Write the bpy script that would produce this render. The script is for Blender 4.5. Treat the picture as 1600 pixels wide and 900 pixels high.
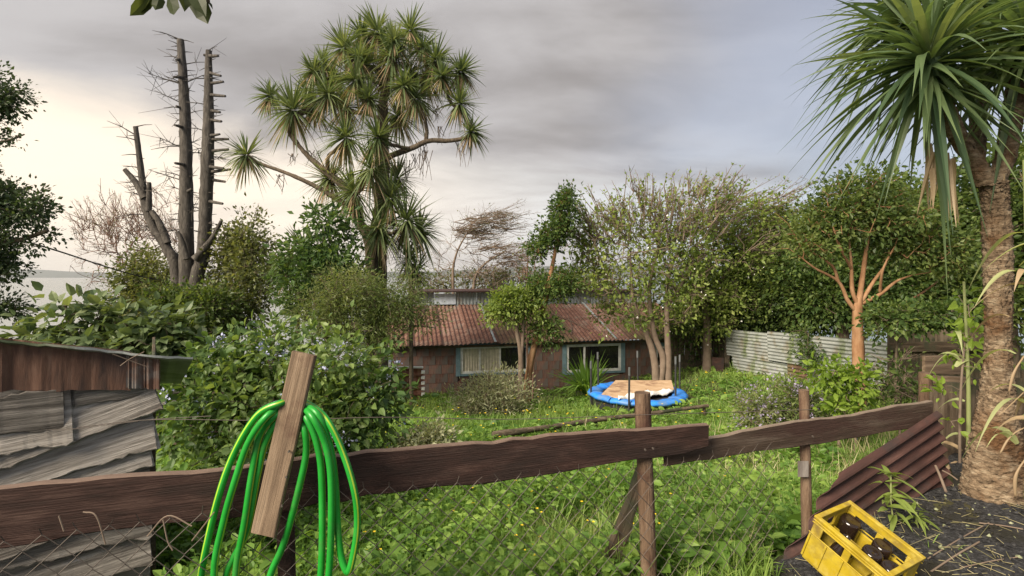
import bpy, math, random
import numpy as np
from mathutils import Vector, Matrix
R = math.radians
for o in list(bpy.data.objects): bpy.data.objects.remove(o)
scene = bpy.context.scene
COL = scene.collection

# ------------------------------------------------------------------ camera
EYE = 1.6
cam_d = bpy.data.cameras.new('camera'); cam = bpy.data.objects.new('camera', cam_d); COL.objects.link(cam)
cam.location = (0, 0, EYE); cam.rotation_euler = (R(90), 0, 0)
cam_d.sensor_width = 36; cam_d.lens = 18.0; cam_d.shift_y = -19/1600
cam_d.clip_start = 0.05; cam_d.clip_end = 60000
scene.camera = cam

# ------------------------------------------------------------------ light and sky
SUN_AZ, SUN_EL = R(-134), R(36)
sdir = Vector((math.sin(SUN_AZ)*math.cos(SUN_EL), math.cos(SUN_AZ)*math.cos(SUN_EL), math.sin(SUN_EL)))
sun_d = bpy.data.lights.new('sun', 'SUN'); sun_d.energy = 4.2; sun_d.angle = R(30); sun_d.color = (1.0, 0.87, 0.70)
sun = bpy.data.objects.new('sun', sun_d); COL.objects.link(sun)
sun.rotation_euler = sdir.to_track_quat('Z', 'Y').to_euler()

world = bpy.data.worlds.new('World'); scene.world = world; world.use_nodes = True
def build_world():
    nt = world.node_tree; N = nt.nodes; L = nt.links
    N.clear()
    out = N.new('ShaderNodeOutputWorld'); bg = N.new('ShaderNodeBackground'); bg.inputs['Strength'].default_value = 0.08
    L.new(bg.outputs[0], out.inputs[0])
    sky = N.new('ShaderNodeTexSky'); sky.sky_type = 'NISHITA'; sky.sun_disc = False
    sky.sun_elevation = SUN_EL; sky.sun_rotation = SUN_AZ; sky.air_density = 1.0; sky.dust_density = 1.2; sky.ozone_density = 1.0
    tc = N.new('ShaderNodeTexCoord'); sep = N.new('ShaderNodeSeparateXYZ'); L.new(tc.outputs['Generated'], sep.inputs[0])
    def math_(op, a, b=None, clamp=False):
        n = N.new('ShaderNodeMath'); n.operation = op; n.use_clamp = clamp
        for i, v in enumerate((a, b)):
            if v is None: continue
            if isinstance(v, (int, float)): n.inputs[i].default_value = v
            else: L.new(v, n.inputs[i])
        return n.outputs[0]
    def mix(f, a, b):
        n = N.new('ShaderNodeMix'); n.data_type = 'RGBA'; n.clamp_factor = True
        for s, v in ((n.inputs[0], f), (n.inputs[6], a), (n.inputs[7], b)):
            if isinstance(v, tuple): s.default_value = (*v, 1)
            elif isinstance(v, (int, float)): s.default_value = v
            else: L.new(v, s)
        return n.outputs[2]
    def smooth(v, a, b):
        n = N.new('ShaderNodeMapRange'); n.interpolation_type = 'SMOOTHSTEP'; L.new(v, n.inputs[0])
        n.inputs[1].default_value = a; n.inputs[2].default_value = b; return n.outputs[0]
    z = math_('MAXIMUM', sep.outputs[2], 0.0)
    # a cloud deck seen in perspective: project the direction on a plane overhead
    zz = math_('ADD', z, 0.22)
    cx = math_('DIVIDE', sep.outputs[0], zz); cy = math_('DIVIDE', sep.outputs[1], zz)
    cmb = N.new('ShaderNodeCombineXYZ'); L.new(cx, cmb.inputs[0]); L.new(cy, cmb.inputs[1])
    def noise(scale, detail, rough, off, dist=0.0, stretch=(1, 1, 1)):
        mp = N.new('ShaderNodeMapping'); mp.inputs['Location'].default_value = off; mp.inputs['Scale'].default_value = stretch
        L.new(cmb.outputs[0], mp.inputs[0])
        n = N.new('ShaderNodeTexNoise'); n.inputs['Scale'].default_value = scale; n.inputs['Detail'].default_value = detail
        n.inputs['Roughness'].default_value = rough; n.inputs['Distortion'].default_value = dist
        L.new(mp.outputs[0], n.inputs['Vector']); return n.outputs[0]
    big = noise(0.55, 6, 0.5, (3.1, 1.7, 0), 0.3, (0.75, 1.0, 1))
    mid = noise(1.7, 7, 0.55, (7.3, 2.2, 0), 0.4, (0.6, 1.0, 1))
    # glow of the veiled low sun
    vd = N.new('ShaderNodeVectorMath'); vd.operation = 'DOT_PRODUCT'
    L.new(tc.outputs['Generated'], vd.inputs[0]); vd.inputs[1].default_value = Vector((math.sin(R(-42))*.985, math.cos(R(-42))*.985, .17))
    g0 = math_('MAXIMUM', vd.outputs['Value'], 0.0)
    glow = math_('POWER', g0, 4.5); 
    # cloud deck colour: dark mauve-grey bellies, pale thin parts
    k = math_('ADD', math_('MULTIPLY', big, 0.52), math_('MULTIPLY', mid, 0.50))
    thick = smooth(k, 0.42, 0.62)
    c_thin = (3.5, 3.36, 3.36); c_thick = (1.95, 1.82, 1.79)
    deck = mix(thick, c_thin, c_thick)
    # far away the deck breaks up and lets warm light through near the horizon
    slant = math_('MULTIPLY_ADD', sep.outputs[0], 0.085); L.new(z, slant.node.inputs[2])
    low = math_('SUBTRACT', 1.0, smooth(math_('ADD', slant, math_('MULTIPLY', math_('SUBTRACT', mid, 0.5), 0.20)), 0.12, 0.255))
    warm = mix(glow, (4.2, 4.55, 4.9), (7.0, 6.0, 4.9))
    streak = smooth(mid, 0.42, 0.66)
    lowc = mix(math_('MULTIPLY', streak, 0.7), warm, (3.6, 3.3, 3.25))
    deck2 = mix(low, deck, lowc)
    deck3 = mix(math_('MULTIPLY', math_('MULTIPLY', glow, low), 0.5), deck2, (8.2, 7.0, 5.5))
    # blue gaps
    gap = noise(0.8, 4, 0.5, (11.0, 5.0, 0), 0.2)
    gapm = math_('MULTIPLY', smooth(math_('ADD', sep.outputs[0], math_('MULTIPLY', math_('SUBTRACT', gap, 0.5), 0.9)), 0.12, 0.62), 0.62)
    skyb = N.new('ShaderNodeVectorMath'); skyb.operation = 'SCALE'; L.new(sky.outputs[0], skyb.inputs[0]); skyb.inputs['Scale'].default_value = 1.0
    fin = mix(gapm, deck3, mix(0.6, skyb.outputs[0], (3.5, 3.65, 4.3)))
    L.new(fin, bg.inputs[0])
build_world()
scene.view_settings.view_transform = 'Standard'; scene.view_settings.look = 'None'
scene.view_settings.exposure = 1.1; scene.view_settings.gamma = 1.0; scene.view_settings.use_curve_mapping = False
scene.render.engine = 'CYCLES'
scene.cycles.max_bounces = 6; scene.cycles.diffuse_bounces = 3; scene.cycles.transmission_bounces = 4

# ------------------------------------------------------------------ helpers
def P(px, py, D):
    "a point at distance D in front of the eye, from its direction in the photograph"
    return Vector(((px-800)/800*D, D, EYE-(py-431)/800*D))
def px2m(n, D): return n/800*D
def sstep(a, b, x):
    t = np.clip((np.asarray(x, float)-a)/(b-a), 0, 1); return t*t*(3-2*t)
def fence_y(x):
    x = np.asarray(x, float)
    return np.where(x < 0.6, 1.68+0.316*(x+1.68), 2.4+0.455*(x-0.6))
def gz(x, y):
    x = np.asarray(x, float); y = np.asarray(y, float)
    g = np.where(y < 14, -0.16*(y-1.2), -2.05-0.09*(y-14))
    g = np.where(y > 24, -2.95-0.17*(y-24), g)
    g = g+0.8*sstep(1, 8, x)*sstep(5, 16, y)-0.25*sstep(-2, -12, x)*sstep(5, 16, y)
    g = g+0.05*np.sin(x*1.3+y*.7)*np.sin(y*.9-x*.4)*sstep(3, 6, y)
    near = 0.02+0.16*sstep(1.0, 2.6, x)+0.10*sstep(2.6, 4.2, x)
    sd = y-np.where(x > 2.9, fence_y(2.9)+0.55*sstep(2.9, 3.4, x), fence_y(x))
    return near+(g-near)*sstep(-0.05, 0.55, sd)
def gzf(x, y): return float(gz(x, y))

W = {}
def link(name, mesh, parent=None, M=None, mat=None):
    o = bpy.data.objects.new(name, mesh); COL.objects.link(o)
    M = M or Matrix.Identity(4)
    if parent is not None:
        o.parent = parent; o.matrix_parent_inverse = W[parent.name].inverted()
    o.matrix_basis = M; W[o.name] = M.copy()
    if mat is not None and mesh is not None and len(mesh.materials) == 0:
        for m in (mat if isinstance(mat, (list, tuple)) else [mat]): mesh.materials.append(m)
    return o
def tag(o, label=None, cat=None, group=None, kind=None):
    if label: o['label'] = label
    if cat: o['category'] = cat
    if group: o['group'] = group
    if kind: o['kind'] = kind
    return o
def thing(name, label, cat, loc, group=None):
    o = link(name, None, None, Matrix.Translation(Vector(loc))); o.empty_display_size = 0.1
    return tag(o, label, cat, group)

class MB:
    "collects geometry (numpy) for one mesh"
    def __init__(s): s.v = []; s.l = []; s.t = []; s.m = []; s.n = 0
    def add(s, verts, loops, totals, mat=0):
        verts = np.asarray(verts, float).reshape(-1, 3); s.v.append(verts)
        s.l.append(np.asarray(loops, np.int64)+s.n); totals = np.asarray(totals, np.int64); s.t.append(totals)
        s.m.append(np.full(len(totals), mat) if np.isscalar(mat) else np.asarray(mat)); s.n += len(verts)
    def mesh(s, name, smooth=False):
        me = bpy.data.meshes.new(name)
        if not s.v: return me
        v = np.concatenate(s.v); l = np.concatenate(s.l); t = np.concatenate(s.t); m = np.concatenate(s.m)
        me.vertices.add(len(v)); me.vertices.foreach_set('co', v.astype(np.float32).ravel())
        me.loops.add(len(l)); me.loops.foreach_set('vertex_index', l.astype(np.int32))
        me.polygons.add(len(t)); st = np.concatenate(([0], np.cumsum(t)[:-1]))
        me.polygons.foreach_set('loop_start', st.astype(np.int32)); me.polygons.foreach_set('loop_total', t.astype(np.int32))
        me.polygons.foreach_set('material_index', m.astype(np.int32))
        me.polygons.foreach_set('use_smooth', np.full(len(t), smooth, bool))
        me.update(calc_edges=True); return me
    def build(s, name, mat, parent=None, smooth=False, M=None):
        return link(name, s.mesh(name, smooth), parent, M, mat)
    # ---- shapes
    def box(s, lo, hi, mat=0):
        x0, y0, z0 = lo; x1, y1, z1 = hi
        v = [(x0,y0,z0),(x1,y0,z0),(x1,y1,z0),(x0,y1,z0),(x0,y0,z1),(x1,y0,z1),(x1,y1,z1),(x0,y1,z1)]
        f = [0,3,2,1, 4,5,6,7, 0,1,5,4, 1,2,6,5, 2,3,7,6, 3,0,4,7]
        s.add(v, f, [4]*6, mat)
    def tube(s, pts, rad, sides=8, mat=0, cap=True, noise=0.0, rng=None, stripe=None):
        pts = np.asarray(pts, float); n = len(pts); rad = np.broadcast_to(np.asarray(rad, float), (n,)).copy()
        tg = np.gradient(pts, axis=0); tg /= np.linalg.norm(tg, axis=1, keepdims=True)+1e-9
        ref = np.array([0, 0, 1.]) if abs(tg[0][2]) < 0.9 else np.array([1., 0, 0])
        U = np.zeros((n, 3)); u = ref-tg[0]*ref.dot(tg[0]); u /= np.linalg.norm(u)
        for i in range(n):
            u = u-tg[i]*u.dot(tg[i]); u /= np.linalg.norm(u)+1e-9; U[i] = u
        V = np.cross(tg, U); a = np.arange(sides)*2*np.pi/sides
        rr = rad[:, None]*np.ones((1, sides))
        if noise and rng is not None: rr = rr*(1+noise*rng.normal(size=(n, sides)))
        vv = pts[:, None]+rr[..., None]*(np.cos(a)[None, :, None]*U[:, None]+np.sin(a)[None, :, None]*V[:, None])
        i = np.arange(n-1)[:, None]*sides; j = np.arange(sides)[None]; k = (j+1) % sides
        q = np.stack([i+j, i+k, i+sides+k, i+sides+j], -1).reshape(-1)
        mi = mat
        if stripe is not None:
            mi = np.tile(np.where(np.isin(np.arange(sides), stripe), 1, 0), n-1)
        s.add(vv.reshape(-1, 3), q, [4]*((n-1)*sides), mi)
        if cap:
            s.add(vv[0], list(range(sides))[::-1], [sides], mat); s.add(vv[-1], list(range(sides)), [sides], mat)
    def frusta(s, A, B, ra, rb, sides=4, mat=0):
        A = np.asarray(A, float); B = np.asarray(B, float); n = len(A)
        if n == 0: return
        t = B-A; t /= np.linalg.norm(t, axis=1, keepdims=True)+1e-9
        ref = np.where(np.abs(t[:, 2:3]) < 0.9, np.array([[0, 0, 1.]]), np.array([[1., 0, 0]]))
        U = np.cross(t, ref); U /= np.linalg.norm(U, axis=1, keepdims=True)+1e-9; V = np.cross(t, U)
        a = np.arange(sides)*2*np.pi/sides; c = np.cos(a)[None, :, None]*U[:, None]+np.sin(a)[None, :, None]*V[:, None]
        v0 = A[:, None]+c*np.asarray(ra)[:, None, None]; v1 = B[:, None]+c*np.asarray(rb)[:, None, None]
        vv = np.stack([v0, v1], 1).reshape(-1, 3)
        j = np.arange(sides); k = (j+1) % sides
        tp = np.stack([j, k, k+sides, j+sides], -1).ravel()
        q = (np.arange(n)[:, None]*2*sides+tp[None]).ravel()
        s.add(vv, q, [4]*(n*sides), mat)
    def leaves(s, pos, axis, size, tmpl, wid=1.0, up=0.6, rng=None, mat=0):
        pos = np.asarray(pos, float); n = len(pos)
        if n == 0: return
        t = np.asarray(axis, float); t = t/(np.linalg.norm(t, axis=1, keepdims=True)+1e-9)
        nr = rng.normal(size=(n, 3))*(1-up)+np.array([0, 0, 1.])*up
        nr = nr-t*(nr*t).sum(1, keepdims=True); nr /= np.linalg.norm(nr, axis=1, keepdims=True)+1e-9
        b = np.cross(t, nr); TV, TL, TT = tmpl; size = np.broadcast_to(size, (n,))[:, None, None]
        v = pos[:, None]+size*(TV[None, :, 0:1]*wid*b[:, None]+TV[None, :, 1:2]*t[:, None]+TV[None, :, 2:3]*nr[:, None])
        l = (np.arange(n)[:, None]*len(TV)+TL[None]).ravel()
        s.add(v.reshape(-1, 3), l, np.tile(TT, n), mat)
    def blades(s, pos, dirs, length, width, droop, segs=3, rng=None, fold=0.0, mat=0, prof=None):
        pos = np.asarray(pos, float); n = len(pos)
        if n == 0: return
        d = np.asarray(dirs, float); d = d/(np.linalg.norm(d, axis=1, keepdims=True)+1e-9)
        L = np.broadcast_to(length, (n,)); Wd = np.broadcast_to(width, (n,)); dr = np.broadcast_to(droop, (n,))
        t = np.linspace(0, 1, segs+1)
        side = np.cross(d, np.array([0, 0, 1.])+rng.normal(size=(n, 3))*0.25)
        side /= np.linalg.norm(side, axis=1, keepdims=True)+1e-9
        c = pos[:, None]+d[:, None]*(L[:, None]*t[None])[..., None]
        c[..., 2] -= (dr*L)[:, None]*(t**2)[None]
        if prof is None: w = (0.75+0.6*t-1.3*t**2.0); w[-1] = 0.04
        else: w = np.interp(t, np.linspace(0, 1, len(prof)), prof)
        off = side[:, None]*(Wd[:, None]*w[None]/2)[..., None]
        if fold:
            nz = np.cross(side, d); nz *= np.sign(nz[:, 2:3]+1e-9)
            lift = nz[:, None]*(Wd[:, None]*w[None]*fold)[..., None]
            v = np.stack([c-off+lift, c, c+off+lift], 2); m = 3
        else: v = np.stack([c-off, c+off], 2); m = 2
        i = np.arange(segs)[:, None]*m; j = np.arange(m-1)[None]
        tp = np.stack([i+j, i+j+1, i+m+j+1, i+m+j], -1).ravel()
        l = (np.arange(n)[:, None]*((segs+1)*m)+tp[None]).ravel()
        s.add(v.reshape(-1, 3), l, [4]*(n*segs*(m-1)), mat)

T_DIA = (np.array([(0,0,0),(.5,.45,.10),(0,1,-.06),(-.5,.45,.10)]), np.array([0,1,2,0,2,3]), np.array([3,3]))
T_OVAL = (np.array([(0,0,0),(0,.35,0),(0,.7,-.04),(0,1,-.14),(.42,.28,.09),(.36,.66,.05),(-.42,.28,.09),(-.36,.66,.05)]),
          np.array([0,4,1, 1,4,5,2, 2,5,3, 0,1,6, 1,2,7,6, 2,3,7]), np.array([3,4,3,3,4,3]))
def unit(rng, n):
    v = rng.normal(size=(n, 3)); return v/np.linalg.norm(v, axis=1, keepdims=True)
def catmull(pts, k=6):
    p = np.asarray([tuple(q) for q in pts], float); p = np.vstack([2*p[0]-p[1], p, 2*p[-1]-p[-2]]); out = []
    for i in range(1, len(p)-2):
        for t in np.linspace(0, 1, k, endpoint=False):
            a, b, c, d = p[i-1:i+3]
            out.append(.5*(2*b+(c-a)*t+(2*a-5*b+4*c-d)*t*t+(3*b-a-3*c+d)*t**3))
    out.append(p[-2]); return np.array(out)

# ------------------------------------------------------------------ materials
def _nodes(name):
    m = bpy.data.materials.new(name); m.use_nodes = True; nt = m.node_tree; nt.nodes.clear()
    out = nt.nodes.new('ShaderNodeOutputMaterial'); b = nt.nodes.new('ShaderNodeBsdfPrincipled')
    nt.links.new(b.outputs[0], out.inputs[0]); return m, nt, nt.nodes, nt.links, b, out
def _ramp(N, cols, lo=0.3, hi=0.7):
    r = N.new('ShaderNodeValToRGB'); e = r.color_ramp.elements
    while len(e) < len(cols): e.new(0.5)
    for i, c in enumerate(cols):
        e[i].position = lo+(hi-lo)*i/max(1, len(cols)-1); e[i].color = (*c, 1)
    return r
def surf(name, cols, ns=5, stretch=(1,1,1), rough=.8, spec=.25, bump=.3, bscale=25, bstretch=None, stain=None, sscale=1.2, slo=.5, shi=.62,
         metallic=0, detail=7, lo=.3, hi=.7, sstretch=(1,1,1), dist=0.02, islands=0.0, stain2=None, s2scale=3, top=None):
    m, nt, N, L, b, out = _nodes(name)
    tc = N.new('ShaderNodeTexCoord')
    def noise(sc, st, det=detail, off=0.0, ro=.6):
        mp = N.new('ShaderNodeMapping'); mp.inputs['Scale'].default_value = st; mp.inputs['Location'].default_value = (off, off*.7, off*1.3)
        L.new(tc.outputs['Object'], mp.inputs[0]); n = N.new('ShaderNodeTexNoise'); n.inputs['Scale'].default_value = sc
        n.inputs['Detail'].default_value = det; n.inputs['Roughness'].default_value = ro; L.new(mp.outputs[0], n.inputs['Vector'])
        return n.outputs[0]
    n1 = noise(ns, stretch); r = _ramp(N, cols, lo, hi); col = r.outputs[0]
    if islands:
        oi = N.new('ShaderNodeObjectInfo'); ad = N.new('ShaderNodeMath'); ad.operation = 'MULTIPLY_ADD'
        L.new(oi.outputs['Random'], ad.inputs[0]); ad.inputs[1].default_value = islands; L.new(n1, ad.inputs[2])
        sb = N.new('ShaderNodeMath'); sb.operation = 'SUBTRACT'; L.new(ad.outputs[0], sb.inputs[0]); sb.inputs[1].default_value = islands/2
        L.new(sb.outputs[0], r.inputs[0])
    else: L.new(n1, r.inputs[0])
    for st, sc, off in ((stain, sscale, 3.0), (stain2, s2scale, 9.0)):
        if not st: continue
        n2 = noise(sc, sstretch, 6, off); mr = N.new('ShaderNodeMapRange'); mr.inputs[1].default_value = slo; mr.inputs[2].default_value = shi
        L.new(n2, mr.inputs[0]); mx = N.new('ShaderNodeMix'); mx.data_type = 'RGBA'; L.new(mr.outputs[0], mx.inputs[0]); L.new(col, mx.inputs[6])
        mx.inputs[7].default_value = (*st, 1); col = mx.outputs[2]
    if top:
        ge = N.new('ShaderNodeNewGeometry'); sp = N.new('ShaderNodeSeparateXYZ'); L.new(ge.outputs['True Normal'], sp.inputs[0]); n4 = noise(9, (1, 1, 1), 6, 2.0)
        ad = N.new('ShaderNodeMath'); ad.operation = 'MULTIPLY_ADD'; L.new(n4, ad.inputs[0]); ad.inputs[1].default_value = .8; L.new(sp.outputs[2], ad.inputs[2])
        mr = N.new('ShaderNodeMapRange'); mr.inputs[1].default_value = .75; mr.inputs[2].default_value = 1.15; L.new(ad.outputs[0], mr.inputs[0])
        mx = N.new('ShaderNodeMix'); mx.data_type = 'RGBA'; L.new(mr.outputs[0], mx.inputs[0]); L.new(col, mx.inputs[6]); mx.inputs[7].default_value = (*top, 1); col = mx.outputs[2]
    L.new(col, b.inputs['Base Color'])
    b.inputs['Roughness'].default_value = rough; b.inputs['Metallic'].default_value = metallic; b.inputs['Specular IOR Level'].default_value = spec
    if bump:
        n3 = noise(bscale, bstretch or stretch, 8, 5.0, .65); bp = N.new('ShaderNodeBump'); bp.inputs['Strength'].default_value = bump
        bp.inputs['Distance'].default_value = dist; L.new(n3, bp.inputs['Height']); L.new(bp.outputs[0], b.inputs['Normal'])
    return m
def leaf_mat(name, cols, trans=.35, rough=.45, spec=.3, tcol=1.25, nscale=0.5):
    cols = [tuple(min(.6, c*1.5) for c in q) for q in cols]; trans = min(.5, trans+.08)
    m, nt, N, L, b, out = _nodes(name)
    gi = N.new('ShaderNodeNewGeometry'); r = _ramp(N, cols, 0.05, 0.95)
    tc = N.new('ShaderNodeTexCoord'); no = N.new('ShaderNodeTexNoise'); no.inputs['Scale'].default_value = nscale; no.inputs['Detail'].default_value = 3
    L.new(tc.outputs['Object'], no.inputs['Vector'])
    ma = N.new('ShaderNodeMath'); ma.operation = 'MULTIPLY_ADD'; L.new(gi.outputs['Random Per Island'], ma.inputs[0]); ma.inputs[1].default_value = .62
    mb = N.new('ShaderNodeMath'); mb.operation = 'MULTIPLY_ADD'; L.new(no.outputs[0], mb.inputs[0]); mb.inputs[1].default_value = 1.1; mb.inputs[2].default_value = -.36
    L.new(mb.outputs[0], ma.inputs[2]); L.new(ma.outputs[0], r.inputs[0])
    L.new(r.outputs[0], b.inputs['Base Color']); b.inputs['Roughness'].default_value = rough; b.inputs['Specular IOR Level'].default_value = spec
    tr = N.new('ShaderNodeBsdfTranslucent'); hs = N.new('ShaderNodeMix'); hs.data_type = 'RGBA'; hs.blend_type = 'MULTIPLY'; hs.inputs[0].default_value = 1
    L.new(r.outputs[0], hs.inputs[6]); hs.inputs[7].default_value = (tcol*1.15, tcol*1.1, tcol*.5, 1); hs.clamp_result = False
    L.new(hs.outputs[2], tr.inputs[0]); mx = N.new('ShaderNodeMixShader'); mx.inputs[0].default_value = trans
    L.new(b.outputs[0], mx.inputs[1]); L.new(tr.outputs[0], mx.inputs[2]); L.new(mx.outputs[0], out.inputs[0])
    return m
def plain(name, c, rough=.5, spec=.4, metallic=0): 
    m, nt, N, L, b, out = _nodes(name)
    no = N.new('ShaderNodeTexNoise'); no.inputs['Scale'].default_value = 9; no.inputs['Detail'].default_value = 5
    tc = N.new('ShaderNodeTexCoord'); L.new(tc.outputs['Object'], no.inputs['Vector'])
    r = _ramp(N, [tuple(x*.8 for x in c), tuple(min(1, x*1.12) for x in c)], .3, .7); L.new(no.outputs[0], r.inputs[0]); L.new(r.outputs[0], b.inputs['Base Color'])
    b.inputs['Roughness'].default_value = rough; b.inputs['Specular IOR Level'].default_value = spec; b.inputs['Metallic'].default_value = metallic
    return m
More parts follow.
